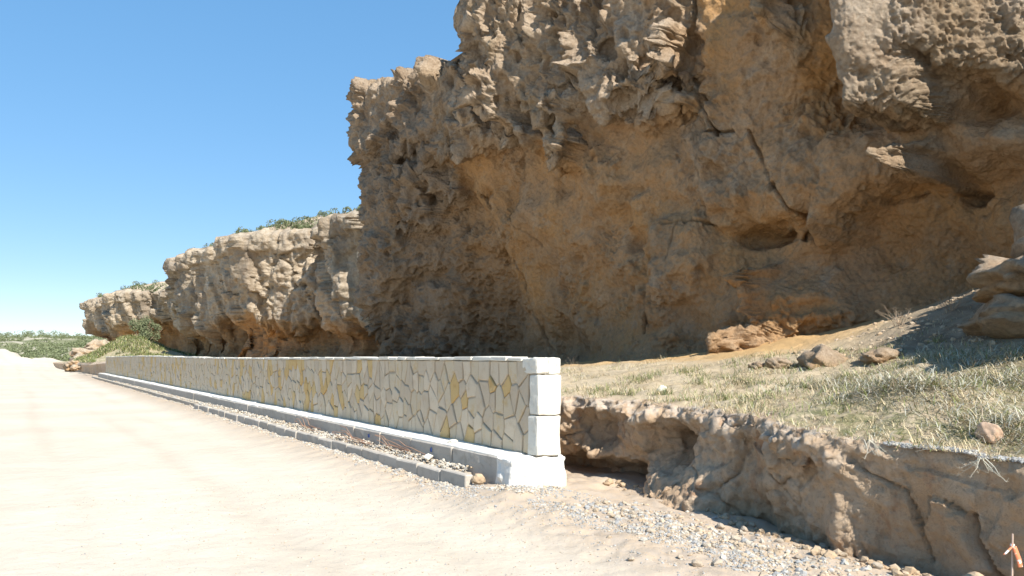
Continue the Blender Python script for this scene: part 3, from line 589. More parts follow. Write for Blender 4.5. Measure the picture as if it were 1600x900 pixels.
def block_mesh(name, box, mat, rnd=.008, bev=.012, cuts=0, amp=0., origin=(0, 0, 0), seg=1):
    V = slab_pieces(*box, rnd, bev)
    bm = bmesh.new(); vs = [bm.verts.new(v) for v in V]
    for f in ((0, 3, 2, 1), (4, 5, 6, 7), (0, 1, 5, 4), (1, 2, 6, 5), (2, 3, 7, 6), (3, 0, 4, 7)): bm.faces.new([vs[i] for i in f])
    if cuts: bmesh.ops.subdivide_edges(bm, edges=bm.edges[:], cuts=cuts, use_grid_fill=True)
    bm.normal_update()
    if bev:
        sharp = [e for e in bm.edges if len(e.link_faces) == 2 and e.calc_face_angle(0) > .6]
        bmesh.ops.bevel(bm, geom=sharp, offset=bev, segments=seg, affect='EDGES', profile=.6)
    if amp:
        bm.normal_update(); co = np.array([v.co for v in bm.verts])
        n_ = fbm(co[:, 0]*6+co[:, 1]*5, co[:, 2]*6+co[:, 1]*4, 4, random.randrange(999))
        for v, q in zip(bm.verts, n_): v.co += v.normal*float(q)*amp
    for v in bm.verts:
        w_ = W(v.co.x, v.co.y, v.co.z); v.co = (w_[0]-origin[0], w_[1]-origin[1], w_[2]-origin[2])
    bmesh.ops.recalc_face_normals(bm, faces=bm.faces[:])
    me = bpy.data.meshes.new(name); bm.to_mesh(me); bm.free(); me.materials.append(mat); return me
wo = tuple(wall.location)
# mortar core
me = block_mesh('core', (WALL_S0+.06, WALL_S1, WF+.018, WB, .3, 1.50), M['mortar'], 0, .01, origin=wo); link('wall_core', me, wall)
# facing stones: irregular cells, taller than wide
def clip(poly, nx, nz, d):
    out = []
    for i in range(len(poly)):
        a = poly[i]; b = poly[(i+1) % len(poly)]
        da = a[0]*nx+a[1]*nz-d; db = b[0]*nx+b[1]*nz-d
        if da <= 0: out.append(a)
        if (da < 0 < db) or (db < 0 < da):
            t = da/(da-db); out.append((a[0]+(b[0]-a[0])*t, a[1]+(b[1]-a[1])*t))
    return out
pts = []; cw, rows_ = .225, 5
S_A = WALL_S0+.19
for r_ in range(rows_):
    hrow = 1.06/rows_; off = random.random()*cw; s = S_A+.05+off*.5
    while s < WALL_S1-.05:
        jz = .10 if 0 < r_ < rows_-1 else .03
        pts.append((s+random.uniform(-.07, .07), PZ+hrow*(r_+.5)+random.uniform(-jz, jz), random.uniform(-.012, .012)))
        s += cw*random.uniform(.65, 1.4)*(1 if s < 30 else 1.25)
pts = np.array(pts); AN = .66                      # vertical squeeze: cells come out tall
ptm = pts.copy(); ptm[:, 1] *= AN
stones = []
for i, c in enumerate(ptm):
    d2 = (ptm[:, 0]-c[0])**2+(ptm[:, 1]-c[1])**2
    nb = np.argsort(d2)[1:26]
    tz = (wtop(c[0])-.045)*AN
    poly = [(S_A, PZ*AN), (WALL_S1, PZ*AN), (WALL_S1, tz), (S_A, tz)]
    poly = [(max(S_A, c[0]-.7), PZ*AN+.004), (min(WALL_S1, c[0]+.7), PZ*AN+.004), (min(WALL_S1, c[0]+.7), tz), (max(S_A, c[0]-.7), tz)]
    for j in nb:
        nx, nz = ptm[j, 0]-c[0], ptm[j, 1]-c[1]; L = sqrt(nx*nx+nz*nz)
        if L < 1e-6: continue
        nx /= L; nz /= L; mid = ((ptm[j, 0]+c[0])/2*nx+(ptm[j, 1]+c[1])/2*nz)+(ptm[j, 2]-c[2])
        poly = clip(poly, nx, nz, mid-.0035)
        if len(poly) < 3: break
    if len(poly) < 3: continue
    poly = [(a, b/AN) for a, b in poly]
    # drop tiny edges
    q = []
    for a in poly:
        if not q or (a[0]-q[-1][0])**2+(a[1]-q[-1][1])**2 > .018**2: q.append(a)
    if len(q) > 3 and (q[0][0]-q[-1][0])**2+(q[0][1]-q[-1][1])**2 < .018**2: q.pop()
    if len(q) >= 3: stones.append(q)
def stone_geo(q):
    """ragged polygon, bevelled front, recessed joint"""
    c = np.mean(q, 0); rag = []
    for i in range(len(q)):
        a = np.array(q[i]); b = np.array(q[(i+1) % len(q)]); e = b-a; L = np.hypot(*e); nrm = np.array((e[1], -e[0]))/max(L, 1e-6)
        rag.append(a+(c-a)*random.uniform(.0, .05))
        if L > .09: rag.append(a+e*random.uniform(.35, .65)-nrm*random.uniform(-.001, .010)*(1 if np.dot(nrm, c-a) < 0 else -1))
    rag = np.array(rag); n = len(rag); f = WF-random.uniform(-.002, .016); tl = random.uniform(-.03, .03); tz_ = random.uniform(-.03, .03)
    inner = c+(rag-c)*np.clip(1-.010/np.maximum(np.hypot(*(rag-c).T), .02), .7, 1)[:, None]
    V = [(a[0], f+.012+(a[0]-c[0])*tl, a[1]) for a in rag]+[(a[0], f+(a[0]-c[0])*tl+(a[1]-c[1])*tz_+random.uniform(0, .004), a[1]) for a in inner]
    V += [(a[0], WF+.06, a[1]) for a in rag]+[(c[0], f-.002, c[1])]
    Fc = [(n+i, n+(i+1) % n, 3*n) for i in range(n)]+[(i, (i+1) % n, n+(i+1) % n, n+i) for i in range(n)]+[(2*n+i, 2*n+(i+1) % n, (i+1) % n, i) for i in range(n)]
    return [local(W1(*v)) for v in V], Fc
stones.sort(key=lambda q: np.mean([a[0] for a in q]))
restV, restF, restM = [], [], []
MATS = ['pale', 'cream', 'ochre']
for i, q in enumerate(stones):
    mi = random.choices((0, 1, 2), (.55, .28, .17))[0]
    V_, F_ = stone_geo(q)
    if i < 300:
        link('facing_stone', small_mesh('facing_stone', V_, F_, M[MATS[mi]]), wall)
    else:
        b = len(restV); restV += V_; restF += [tuple(b+j for j in f) for f in F_]; restM += [mi]*len(F_)
o = link('facing_stones_beyond', small_mesh('facing_stones_beyond', restV, restF, [M[m_] for m_ in MATS], fm=restM), wall); o['kind'] = 'stuff'
# coping of thin flat stones
s = WALL_S0+.34; i = 0; far_boxes = []
while s < WALL_S1:
    L = random.uniform(.28, .5) if s < 32 else random.uniform(.6, 1.0); e = min(s+L-.012, WALL_S1); t0 = wtop(s)
    me = block_mesh('coping_stone', (s, e, WF-.022+random.uniform(-.012, .012), WB+.01, t0-.042, t0+random.uniform(-.006, .008)), M['white'], .006, .006, origin=wo)
    link('coping_stone', me, wall); s += L
# quoins of the near end: split top course, then two tall blocks
for bx in ((WALL_S0, WALL_S0+.325, WF-.012, WF+.14, 1.385, 1.57), (WALL_S0+.006, WALL_S0+.325, WF+.147, WB+.015, 1.385, 1.565),
           (WALL_S0-.012, WALL_S0+.175, WF-.008, WB+.018, .915, 1.375), (WALL_S0-.006, WALL_S0+.18, WF-.02, WB+.012, PZ+.004, .905)):
    link('quoin_block', block_mesh('quoin_block', bx, M['white'], .006, .022, 3, .012, wo, 2), wall)
# plinth: cast lengths of concrete, the near end rough and whitish
PF = 4.60
s = WALL_S0+.26; first = True
link('plinth_end', block_mesh('plinth_end', (WALL_S0-.05, WALL_S0+.27, PF+.0, WB+.06, -.12, PZ-.002), M['roughwhite'], .012, .03, 7, .03, wo, 2), wall)
while s < WALL_S1:
    L = random.uniform(.8, 1.3) if s < 25 else random.uniform(2, 3); e = min(s+L, WALL_S1+.4)
    link('plinth_length', block_mesh('plinth_length', (s+.004, e-.004, PF+random.uniform(-.012, .012), WF+.024, -.1, PZ-.004+random.uniform(-.006, .004)), M['concrete'], .006, .012, 4 if s < 20 else 0, .008, wo), wall); s = e
s = WALL_S0+.29
while s < WALL_S1:
    L = random.uniform(.9, 1.6) if s < 25 else 3.; e = min(s+L, WALL_S1)
    link('plinth_bed', block_mesh('plinth_bed', (s, e-.003, PF+.02+random.uniform(0, .03), WF+.02, PZ-.03, PZ+.012+random.uniform(-.004, .004)), M['roughwhite'], .008, .006, 3 if s < 20 else 0, .012, wo), wall); s = e
for s_, z_ in ((11.15, .37), (9.05, .37)):
    link('paint_mark', block_mesh('paint_mark', (s_, s_+.03, PF-.02, PF-.008, z_-.03, z_+.02), M['blue'], .006, 0, origin=wo), wall)

# kerb: separate precast lengths along the road, stepped at one place
kerb = empty('kerb', W1(30, 4.35, 0)); tag(kerb, 'low grey concrete kerb running along the road in front of the wall', 'kerb')
ko = tuple(kerb.location); s = 7.6
while s < 58:
    L = .62 if s < 24 else 1.1
    pf = 4.28 if s < 23 else 4.40
    e = s+L
    link('kerb_length', block_mesh('kerb_length', (s+.005, e-.005, pf+random.uniform(-.012, .012), pf+.11, -.1, .235+random.uniform(-.012, .012)-(.03 if s > 23 else 0)), M['concrete'], .008, .014, 2 if s < 18 else 0, .008, ko), kerb); s = e

# ------------------------------------------------------------------ loose stones and gravel
ico_v = None
def ico(sub=1):
    bm = bmesh.new(); bmesh.ops.create_icosphere(bm, subdivisions=sub, radius=1)
    v = np.array([x.co[:] for x in bm.verts]); f = np.array([[y.index for y in x.verts] for x in bm.faces]); bm.free(); return v, f
I1 = ico(1); I2 = ico(2); I3 = ico(4)
def gravel(name, label, S_, P_, Z_, size, mats, probs, cat='gravel', flat=.65, parent=None):
    n = len(S_); v0, f0 = I1; nv = len(v0)
    jit = 1+.45*(rng.random((n, nv, 1))-.5)
    V = v0[None]*jit*size[:, None, None]*np.stack([.7+.6*rng.random(n), .7+.6*rng.random(n), flat*(.7+.6*rng.random(n))], -1)[:, None]
    th = rng.random(n)*2*pi; tl = (rng.random(n)-.5)*1.2
    x, y, z = V[..., 0].copy(), V[..., 1].copy(), V[..., 2].copy()
    y, z = y*np.cos(tl)[:, None]-z*np.sin(tl)[:, None], y*np.sin(tl)[:, None]+z*np.cos(tl)[:, None]
    x, y = x*np.cos(th)[:, None]-y*np.sin(th)[:, None], x*np.sin(th)[:, None]+y*np.cos(th)[:, None]
    V = np.stack([x, y, z], -1)+W(S_, P_, Z_)[:, None]
    Fa = (f0[None]+(np.arange(n)*nv)[:, None, None]).reshape(-1, 3)
    fm = np.repeat(rng.choice(len(mats), n, p=probs), len(f0))
    o = link(name, mesh_np(name, V.reshape(-1, 3), Fa, [M[m_] for m_ in mats], smooth=False, face_mat=fm), parent)
    return tag(o, label, cat, kind='stuff')
def gz(S_, P_):
    w_ = W(S_, P_, 0*S_); return ground_h(w_[..., 0], w_[..., 1])[0]
G3 = ['gravel_grey', 'gravel_pale', 'gravel_buff']
def scatter(n, s0, s1, pc, pw, bias=1.):
    S_ = s0+(s1-s0)*rng.random(n)**bias; P_ = pc(S_)+pw*rng.normal(size=n)*.6; return S_, P_
# gravel between kerb and plinth
n = 5200; S_ = 8.0+(1-rng.random(n)**.5)*40; pk = np.where(S_ < 23, 4.28, 4.40); P_ = pk+.11+(PF-pk-.12)*rng.random(n)
Z_ = .20+.05*(P_-pk-.11)/.2+.03*rng.random(n)+.015*fbm(S_*3, P_*3, 2, 401); sz_ = .010+.022*rng.random(n)**3
gravel('channel_gravel', 'pale loose gravel filling the channel between kerb and plinth', S_, P_, Z_, sz_, G3, [.2, .55, .25])
me = block_mesh('channel_fill', (8.0, 57, 4.395, PF-.015, -.1, .205), M['mortar'], 0, 0); tag(link('channel_bed', me), 'bed of sandy fill under the channel gravel', kind='structure')
# gravel at the kerb foot
n = 3600; S_ = 7.6+(1-rng.random(n)**.45)*42; P_ = np.where(S_ < 23, 4.28, 4.40)-np.abs(rng.normal(size=n))*.09-.012
gravel('kerb_foot_gravel', 'thin line of loose gravel along the foot of the kerb', S_, P_, gz(S_, P_)+.003, .008+.018*rng.random(n)**3, G3, [.35, .45, .2])
# grey stone chippings and buff rubble of the verge
n = 21000; S_ = 1.2+6.8*rng.random(n); pc = np.interp(S_, [1, 3, 5, 6.5, 8], [4.75, 4.72, 4.72, 4.62, 4.3]); P_ = pc+rng.normal(size=n)*.26
keep = (fbm(S_*1.6, P_*2.2, 3, 405) > -.22) & (P_ < np.interp(S_, [1, 4, 6, 8], [5.6, 5.6, 5.4, 4.5])) & ~((S_ > 7.0) & (P_ > 4.45)); S_, P_ = S_[keep], P_[keep]
szz = .004+.011*rng.random(len(S_))**2
gravel('verge_chippings', 'grey stone chippings strewn along the road edge below the bank', S_, P_, gz(S_, P_)+.1*szz, szz, G3, [.6, .2, .2])
n = 2600; S_ = 1.2+5.0*rng.random(n)**1.2; pc = np.interp(S_, [1, 3, 5, 6.5, 8], [5.0, 4.95, 4.95, 5.0, 5]); P_ = pc+rng.normal(size=n)*.22
keep = P_ < 5.75; S_, P_ = S_[keep], P_[keep]; szz = .008+.026*rng.random(len(S_))**2.6
gravel('verge_rubble', 'buff broken rubble heaped along the foot of the bank', S_, P_, gz(S_, P_)+.15*szz, szz, G3, [.2, .3, .5])
n = 9000; S_ = 1+9*rng.random(n); P_ = .2+4.4*rng.random(n)**.7; szz = .0025+.007*rng.random(n)**3
gravel('road_grit', 'fine grit scattered thinly over the dirt road', S_, P_, gz(S_, P_)+.2*szz, szz, G3, [.25, .45, .3])
n = 900; S_ = 6.6+.7*rng.random(n); P_ = 4.35+.6*rng.random(n); szz = .006+.02*rng.random(n)**3
gravel('plinth_rubble', 'crumbled mortar and stones round the white plinth end', S_, P_, gz(S_, P_)+.3*szz, szz, G3, [.1, .6, .3])
n = 1500; S_ = 2.2+1.3*rng.random(n); ep_, ez_ = edge(S_); P_ = ep_+.06+.14*rng.random(n); szz = .006+.010*rng.random(n)
gravel('edge_chippings', 'blue grey chippings spilled along the lip of the bank', S_, P_, ez_+.01+.012*rng.random(n), szz, G3, [.85, .1, .05])

n = 1500; S_ = 4.6+3.4*rng.random(n); P_ = 9.6+3.4*rng.random(n); szz = .006+.05*rng.random(n)**6
gravel('slope_rubble', 'crumbled rock strewn over the slope in front of the boulders', S_, P_, terrace_z(S_, P_)+.2*szz, szz, ['gravel_buff', 'brownrock'], [.5, .5])
n = 420; S_ = 2+5.2*rng.random(n); P_ = edge(S_)[0]-.02-.28*rng.random(n)**1.5; szz = .008+.045*rng.random(n)**4
gravel('fallen_clods', 'clods of brown earth fallen at the foot of the bank', S_, P_, gz(S_, P_)+.3*szz, szz, ['brownrock', 'gravel_buff'], [.7, .3], 'clods')
def boulder(name, mat, radii, seed, rough=.22, ledges=0., sub=None, cut=1.):
    """an angular eroded rock: noisy sphere clipped by a few planes"""
    v, f = sub or I3; v = v.copy(); r = np.random.default_rng(seed)
    for i in range(9):
        d = r.normal(size=3); d /= np.linalg.norm(d); h = .60+.3*r.random()
        dist = v@d; over = dist > h; v[over] -= (dist[over]-h)[:, None]*d*.92*cut
    n_ = fbm(v[:, 0]*2+v[:, 2]*1.3, v[:, 1]*2-v[:, 2]*1.1, 4, seed)+.5*fbm(v[:, 2]*3+v[:, 0], v[:, 1]*3, 4, seed+3)
    v *= (1+rough*n_)[:, None]
    if ledges: v[:, :2] *= (1+ledges*np.sin(v[:, 2]*7+2*n_))[:, None]
    v *= np.array(radii)
    me = mesh_np(name, v, f, M[mat], {'cap': np.clip(.55+v[:, 2]/radii[2]*.6+.4*n_, 0, 1), 'tone': np.zeros(len(v))}, smooth=len(v) > 100)
    return me
def place(o, s, p, z, rot=(0, 0, 0)):
    o.location = W1(s, p, z); o.rotation_euler = rot; return o
def rock(name, label, mat, radii, seed, s, p, z, rot=0, rough=.22, ledges=0., cat='boulder'):
    o = link(name, boulder(name, mat, radii, seed, rough, ledges)); place(o, s, p, z, (0, 0, rot)); return tag(o, label, cat)
rock('fallen_boulder', 'big pitted boulder with a knobbly pale rim at the right edge, above another', 'rock', (.85, .75, .36), 41, 4.8, 11.2, 2.6, .4, .30, .05)
rock('fallen_boulder', 'smooth brown boulder under the pitted one at the right edge', 'rock', (.95, .8, .34), 42, 4.75, 11.0, 2.1, 1.2, .18, .03)
rock('fallen_boulder', 'tall grey boulder rising behind the pitted boulder at the right edge', 'rock', (.8, .8, .9), 43, 4.5, 12.0, 2.95, 2.0, .3, .04)
rock('rock_ledge', 'low dark fronted rock half buried at the back of the terrace', 'rock', (.42, .34, .26), 44, 6.7, 9.45, 1.50, .5, .2)
rock('rock_ledge', 'flat pale rock slab beside the dark fronted rock', 'rock', (.42, .25, .14), 45, 5.95, 9.65, 1.56, .8, .2)
for i, (a, b, r) in enumerate(((7.25, 9.2, .16), (7.5, 9.05, .12), (7.0, 9.75, .13))):
    rock('rock_ledge', ('jagged grey stone just left of the dark fronted rock', 'small leftmost stone by the dark fronted rock', 'crumbling stone on top behind the dark fronted rock')[i], 'rock', (r*1.2, r, r*.7), 46+i, a, b, float(terrace_z(np.array(a), np.array(b)))+r*.25, i*1.3, cat='stone')
rock('rim_stone', 'reddish angular block sitting on the lip of the bank', 'redrock', (.115, .10, .088), 52, 2.93, 6.15, 1.02, .7, .10, cat='stone')
rock('terrace_stone', 'small white stone standing alone on the terrace near the wall', 'white', (.07, .055, .075), 53, 7.3, 7.0, 1.14, .3, .15, cat='stone')
rock('tan_stone', 'tan wedge shaped stone at the foot of the bank by the stake', 'brownrock', (.13, .10, .10), 54, 2.67, 5.45, .05, .5, .10, cat='stone')
rock('channel_stone', 'round white stone lying in the gravel channel near its open end', 'white', (.06, .05, .045), 55, 8.95, 4.5, .29, .3, .12, cat='stone')
rock('plinth_stone', 'flat white chip lying on top of the plinth', 'white', (.07, .045, .03), 56, 8.9, 4.82, .475, .3, .15, cat='stone')
rock('kerb_end_stone', 'brown stone lying against the near end of the kerb', 'brownrock', (.08, .06, .07), 57, 7.55, 4.42, .2, .3, .12, cat='stone')
for i, (a, b, c_, r) in enumerate(((84.5, 4.7, .5, .9), (82.5, 5.4, 1.0, 1.1), (85.5, 5.9, 1.7, 1.2), (88, 7.2, 2.3, 1.3), (78, 4.6, .5, .5))):
    rock('outcrop_rock', ('pale upright rock where the road passes the mound', 'rust coloured rock beside the road past the wall', 'dark rock leaning out over the road bend', 'grey rock at the top of the outcrop under the far cliff', 'low rubble lump just past the wall end')[i], 'rock_far', (r*.9, r*1.1, r*.6), 60+i, a, b, c_, i*.9, .3, cat='rock')

# countable larger stones lying in the verge
spots = [(4.086, 5.786, 0.048), (3.374, 5.42, 0.048), (3.627, 6.394, 0.041), (3.426, 6.135, 0.046), (3.621, 6.285, 0.041), (4.406, 4.72, 0.043), (5.582, 4.994, 0.034), (4.053, 4.45, 0.049), (4.31, 4.321, 0.032), (4.098, 5.78, 0.031), (4.456, 3.952, 0.034), (4.084, 4.273, 0.052), (4.86, 5.376, 0.054), (3.865, 5.148, 0.034), (3.291, 5.882, 0.054), (3.524, 6.083, 0.036), (4.557, 5.32, 0.032), (4.962, 4.625, 0.044), (5.608, 4.98, 0.046), (4.466, 5.124, 0.05), (4.215, 5.377, 0.041), (3.91, 5.879, 0.03), (3.536, 6.48, 0.048), (3.772, 6.284, 0.049), (4.673, 5.475, 0.044), (5.4, 4.817, 0.033)]
meshes = [boulder('loose_stone', 'rubble', (1, .78, .62), 500+i, .16, sub=I2) for i in range(6)]
for i, (s_, p_, r_) in enumerate(spots):
    o = link('loose_stone', meshes[i % 6]); sc = r_; o.scale = (sc, sc, sc)
    place(o, s_, p_, float(gz(np.array(s_), np.array(p_)))+.38*sc, (random.uniform(-.3, .3), random.uniform(-.3, .3), random.uniform(0, 6)))
    tag(o, 'fist sized buff stone lying in the rubble below the bank', 'stone', 'loose stones in the verge rubble')

# ------------------------------------------------------------------ plants
def blades(name, label, S_, P_, Zf, L, width, lean, mats, probs, cat='grass', flat=0.):
    n = len(S_); base = W(S_, P_, Zf); th = rng.random(n)*2*pi; ln = lean*(.4+rng.random(n)); 
    up = np.cos(ln); hz = np.sin(ln); d = np.stack([np.cos(th)*hz, np.sin(th)*hz, up], -1)
    side = np.stack([-np.sin(th), np.cos(th), 0*th], -1)*width[:, None]
    bend = np.stack([np.cos(th), np.sin(th), -.8+0*th], -1)*(L*(.15+.3*rng.random(n)))[:, None]
    m = base+d*(L*.55)[:, None]; t = base+d*L[:, None]+bend*.8
    t[:, 2] = np.maximum(t[:, 2], base[:, 2]+.004)
    V = np.stack([base-side, base+side, m+side*.8, m-side*.8, t+side*.25, t-side*.25], 1)
    i0 = np.arange(n)*6
    Fq = np.concatenate([np.stack([i0, i0+1, i0+2, i0+3], 1), np.stack([i0+3, i0+2, i0+4, i0+5], 1)])
    c_ = rng.choice(len(mats), n, p=probs); fm = np.concatenate([c_, c_])
    return tag(link(name, mesh_np(name, V.reshape(-1, 3), Fq, [M[x] for x in mats], smooth=False, face_mat=fm)), label, cat, kind='stuff')
# short dry straw over the terrace
n = 38000; S_ = 1.0+11*rng.random(n)**1.15; ep_, _ = edge(S_); P_ = ep_+.02+(4.9+1.9*sst(7.5, 6, S_))*rng.random(n)**1.35
keep = fbm(S_*1.6, P_*1.6, 4, 411) > -.10+.25*sst(5.5, 8.5, S_)+.5*sst(9.3, 10.8, P_)*sst(6, 7.5, S_); S_, P_ = S_[keep], P_[keep]
L = (.025+.06*rng.random(len(S_)))*(1+.9*sst(-.1, .4, fbm(S_*.8, P_*.8, 3, 413)))
blades('dry_grass', 'short trampled straw coloured grass covering the terrace', S_, P_, terrace_z(S_, P_)+.008, L, .0018+.0018*rng.random(len(S_)), .95, ['straw', 'hay', 'green'], [.7, .18, .12])
n = 9000; S_ = 1.0+6.2*rng.random(n)**1.1; P_ = 6.0+4.6*rng.random(n)
keep = fbm(S_*.9, P_*.9, 4, 415) > .02+.25*sst(4.5, 7, S_); S_, P_ = S_[keep], P_[keep]; L = .05+.09*rng.random(len(S_))
blades('green_grass', 'patches of low green grass on the right of the terrace', S_, P_, terrace_z(S_, P_)+.005, L, .002+.002*rng.random(len(S_)), 1.15, ['green', 'straw'], [.7, .3])
# denser tufts
nc = 130; cs = 1.2+7.5*rng.random(nc)**1.2; cp = edge(cs)[0]+.3+4.2*rng.random(nc); k_ = rng.integers(0, nc, 9000); rd_ = .05+.13*rng.random(nc)
S_ = cs[k_]+rng.normal(size=9000)*rd_[k_]; P_ = cp[k_]+rng.normal(size=9000)*rd_[k_]; L = .06+.13*rng.random(9000)
blades('grass_tufts', 'scattered taller tufts of green and dry grass on the terrace', S_, P_, terrace_z(S_, P_)+.004, L, .0022+.002*rng.random(9000), .8, ['green', 'straw', 'leafpale'], [.45, .3, .25])
# heaps of cut hay
C_ = [(4.0,6.95,.8,.5,.14,2600),(2.9,6.5,.7,.5,.10,2000),(5.2,8.0,1.0,.6,.10,2400),(3.4,8.2,1.0,.8,.12,2600),(2.3,8.2,1,1,.12,2200),(4.3,9.3,1.2,.6,.1,1800)]
Sh, Ph, Zh = [], [], []
for (s_, p_, rs, rp, h_, n) in C_:
    a_ = rng.normal(size=n)*.5; b_ = rng.normal(size=n)*.5; Sh.append(s_+a_*rs); Ph.append(p_+b_*rp); Zh.append(h_*np.exp(-(a_**2+b_**2)*1.5)*rng.random(n)**.5)
S_ = np.concatenate(Sh); P_ = np.concatenate(Ph); Zh = np.concatenate(Zh); L = .07+.15*rng.random(len(S_))**1.5
blades('cut_hay', 'loose heaps of grey cut hay lying on the terrace grass', S_, P_, terrace_z(S_, P_)+Zh, L, .0018+.0022*rng.random(len(S_)), 1.45, ['hay', 'straw', 'green', 'twig'], [.55, .22, .13, .10], 'hay')

def leaf_cloud(centres, radii, n, size, seed):
    r = np.random.default_rng(seed); c = r.integers(len(centres), size=n); d = r.normal(size=(n, 3)); d /= np.linalg.norm(d, axis=1)[:, None]
    pos = np.array(centres)[c]+d*np.array(radii)[c][:, None]*(.55+.5*r.random((n, 1)))**.7
    a = r.normal(size=(n, 3)); a /= np.linalg.norm(a, axis=1)[:, None]; b = np.cross(a, r.normal(size=(n, 3))); b /= np.linalg.norm(b, axis=1)[:, None]+1e-9
    sz = size*(.6+.8*r.random((n, 1)))
    V = np.stack([pos-a*sz, pos+b*sz*.5, pos+a*sz, pos-b*sz*.5], 1).reshape(-1, 3)
    return V, np.arange(n*4).reshape(-1, 4)
def tube(p0, p1, r0, r1, k=5):
    p0 = np.array(p0, float); p1 = np.array(p1, float); d = p1-p0; d /= np.linalg.norm(d)+1e-9
    a = np.cross(d, (0.3, .5, .8)); a /= np.linalg.norm(a); b = np.cross(d, a)
    t = np.arange(k)*2*pi/k; ring = np.cos(t)[:, None]*a+np.sin(t)[:, None]*b
    V = np.vstack([p0+ring*r0, p1+ring*r1]); Fq = [(i, (i+1) % k, k+(i+1) % k, k+i) for i in range(k)]
    return V, np.array(Fq)
def twiggy(name, mat, origin, stems, h, spread, r0, seed, parent=None, sub=3, up=.9):
    r = random.Random(seed); VV = []; FF = []; nb = 0; tips = []
    def seg(a, b, q0, q1):
        nonlocal nb
        V, Fq = tube(a, b, q0, q1); VV.append(V); FF.append(Fq+nb); nb += len(V)
    for i in range(stems):
        th = r.uniform(0, 2*pi); sp = spread*r.random()**.7; p = np.array((r.uniform(-1, 1)*spread*.15, r.uniform(-1, 1)*spread*.15, 0.))
        d = np.array((cos(th)*sp/h, sin(th)*sp/h, up)); rad = r0*r.uniform(.6, 1.1)
        for j in range(4):
            q = p+d*h/4*r.uniform(.7, 1.2); seg(p, q, rad, rad*.75); rad *= .75
            for k_ in range(sub if j > 0 else 0):
                e = q+np.array((r.uniform(-1, 1), r.uniform(-1, 1), r.uniform(0, 1)))*h*.16; seg(q, e, rad*.6, rad*.25); tips.append(e)
            p = q; d = d+np.array((r.uniform(-.3, .3), r.uniform(-.3, .3), r.uniform(-.15, .1)))
    me = mesh_np(name, np.vstack(VV), np.vstack(FF), M[mat], smooth=True); o = link(name, me, parent)
    if parent is None: o.location = origin
    return o, tips
# scrub on the plateaus and the distant rise
def scrub(name, label, cen, rad, per, size, mats, seed):
    V, Fq = leaf_cloud(cen, rad, per*len(cen), size, seed)
    r = np.random.default_rng(seed+1); fm = r.choice(len(mats), len(Fq))
    return tag(link(name, mesh_np(name, V, Fq, [M[x] for x in mats], smooth=False, face_mat=fm)), label, 'scrub', kind='stuff')
def plateau_scrub(top, s0, s1, n, seed, r0):
    S_, P_, Z_ = [q.ravel() for q in top]; r = np.random.default_rng(seed); idx = np.flatnonzero((S_ > s0) & (S_ < s1))
    pick = r.choice(idx, n); S2, P2, Z2 = S_[pick]+r.normal(size=n)*.5, P_[pick]+r.random(n)*1.0, Z_[pick]
    rad = r0*(.5+r.random(n)); return W(S2, P2, Z2+rad*.35), rad
top_rows = lambda t, a: tuple(q[a:] for q in t)
c_, r_ = plateau_scrub(top_rows(top2, 1), 36, 68, 700, 21, .30)
scrub('plateau_scrub', 'low grey green scrub along the top of the middle cliff', c_, r_, 210, .055, ['leaf', 'leafpale'], 22)
c_, r_ = plateau_scrub(top_rows(top3, 1), 80, 114, 380, 23, .36)
scrub('plateau_scrub', 'low grey green scrub along the top of the farthest cliff', c_, r_, 110, .08, ['leaf', 'leafpale'], 24)
n = 3600; th = np.radians(-41+19*rng.random(n)); rd = 112+230*rng.random(n)**1.1; x = rd*np.sin(th); y = rd*np.cos(th)
keep = (fbm(x*.07, y*.07, 3, 431) > -.25) & (y+.25*x+18 > 112); x, y = x[keep], y[keep]; rad = .45+.75*rng.random(len(x))
cen = np.stack([x, y, ground_h(x, y)[0]+rad*.15], -1)
scrub('hillside_scrub', 'green scrub dotted over the low rise at the end of the road', cen, rad*np.array(1.), 60, .18, ['leaf', 'leafpale', 'leafpale'], 26)  # pale leaf listed twice: distance haze put into the leaf colour
# grassy mound past the wall
n = 26000; S_ = 62+26*rng.random(n); P_ = 4.6+8.5*rng.random(n)
keep = (fbm(S_*.3, P_*.4, 3, 441)+.5*np.exp(-((S_-77)/9)**2-((P_-9)/3)**2)) > .12; S_, P_ = S_[keep], P_[keep]; L = .15+.3*rng.random(len(S_))
blades('mound_grass', 'long yellow green grass on the mound past the wall end', S_, P_, terrace_z(S_, P_), L, .012+.012*rng.random(len(S_)), .7, ['green', 'leafpale', 'straw'], [.6, .3, .1])
# stake with a strip of tape
st = empty('marker_stake', W1(2.44, 5.4, .02)); tag(st, 'thin wooden stake with faded orange tape knotted round it', 'stake')
V, Fq = tube((0, 0, -.05), (.012, .01, .43), .0075, .0055, 7); link('stick', mesh_np('stick', V, Fq, M['stake']), st)
def ribbon(name, path, w, parent):
    V = []; 
    for i, (x, y, z) in enumerate(path): V += [(x-w/2, y-.002, z), (x+w/2, y-.002, z+.004), (x+w/2, y+.002, z+.004), (x-w/2, y+.002, z)]
    n_ = len(path); F_ = []
    for i in range(n_-1):
        for j in range(4): F_.append((4*i+j, 4*i+(j+1) % 4, 4*i+4+(j+1) % 4, 4*i+4+j))
    return link(name, small_mesh(name, V, F_, M['tape'], True), parent)
ribbon('tape_tail', [(.008, -.01, .35), (.018, -.02, .31), (.030, -.025, .27), (.042, -.02, .22)], .03, st)
ribbon('tape_tail', [(.004, -.012, .352), (-.02, -.022, .345), (-.045, -.03, .325), (-.065, -.03, .305)], .022, st)
V, Fq = tube((.007, .006, .338), (.01, .008, .366), .017, .012, 8); link('tape_knot', mesh_np('tape_knot', V, Fq, M['tape']), st)
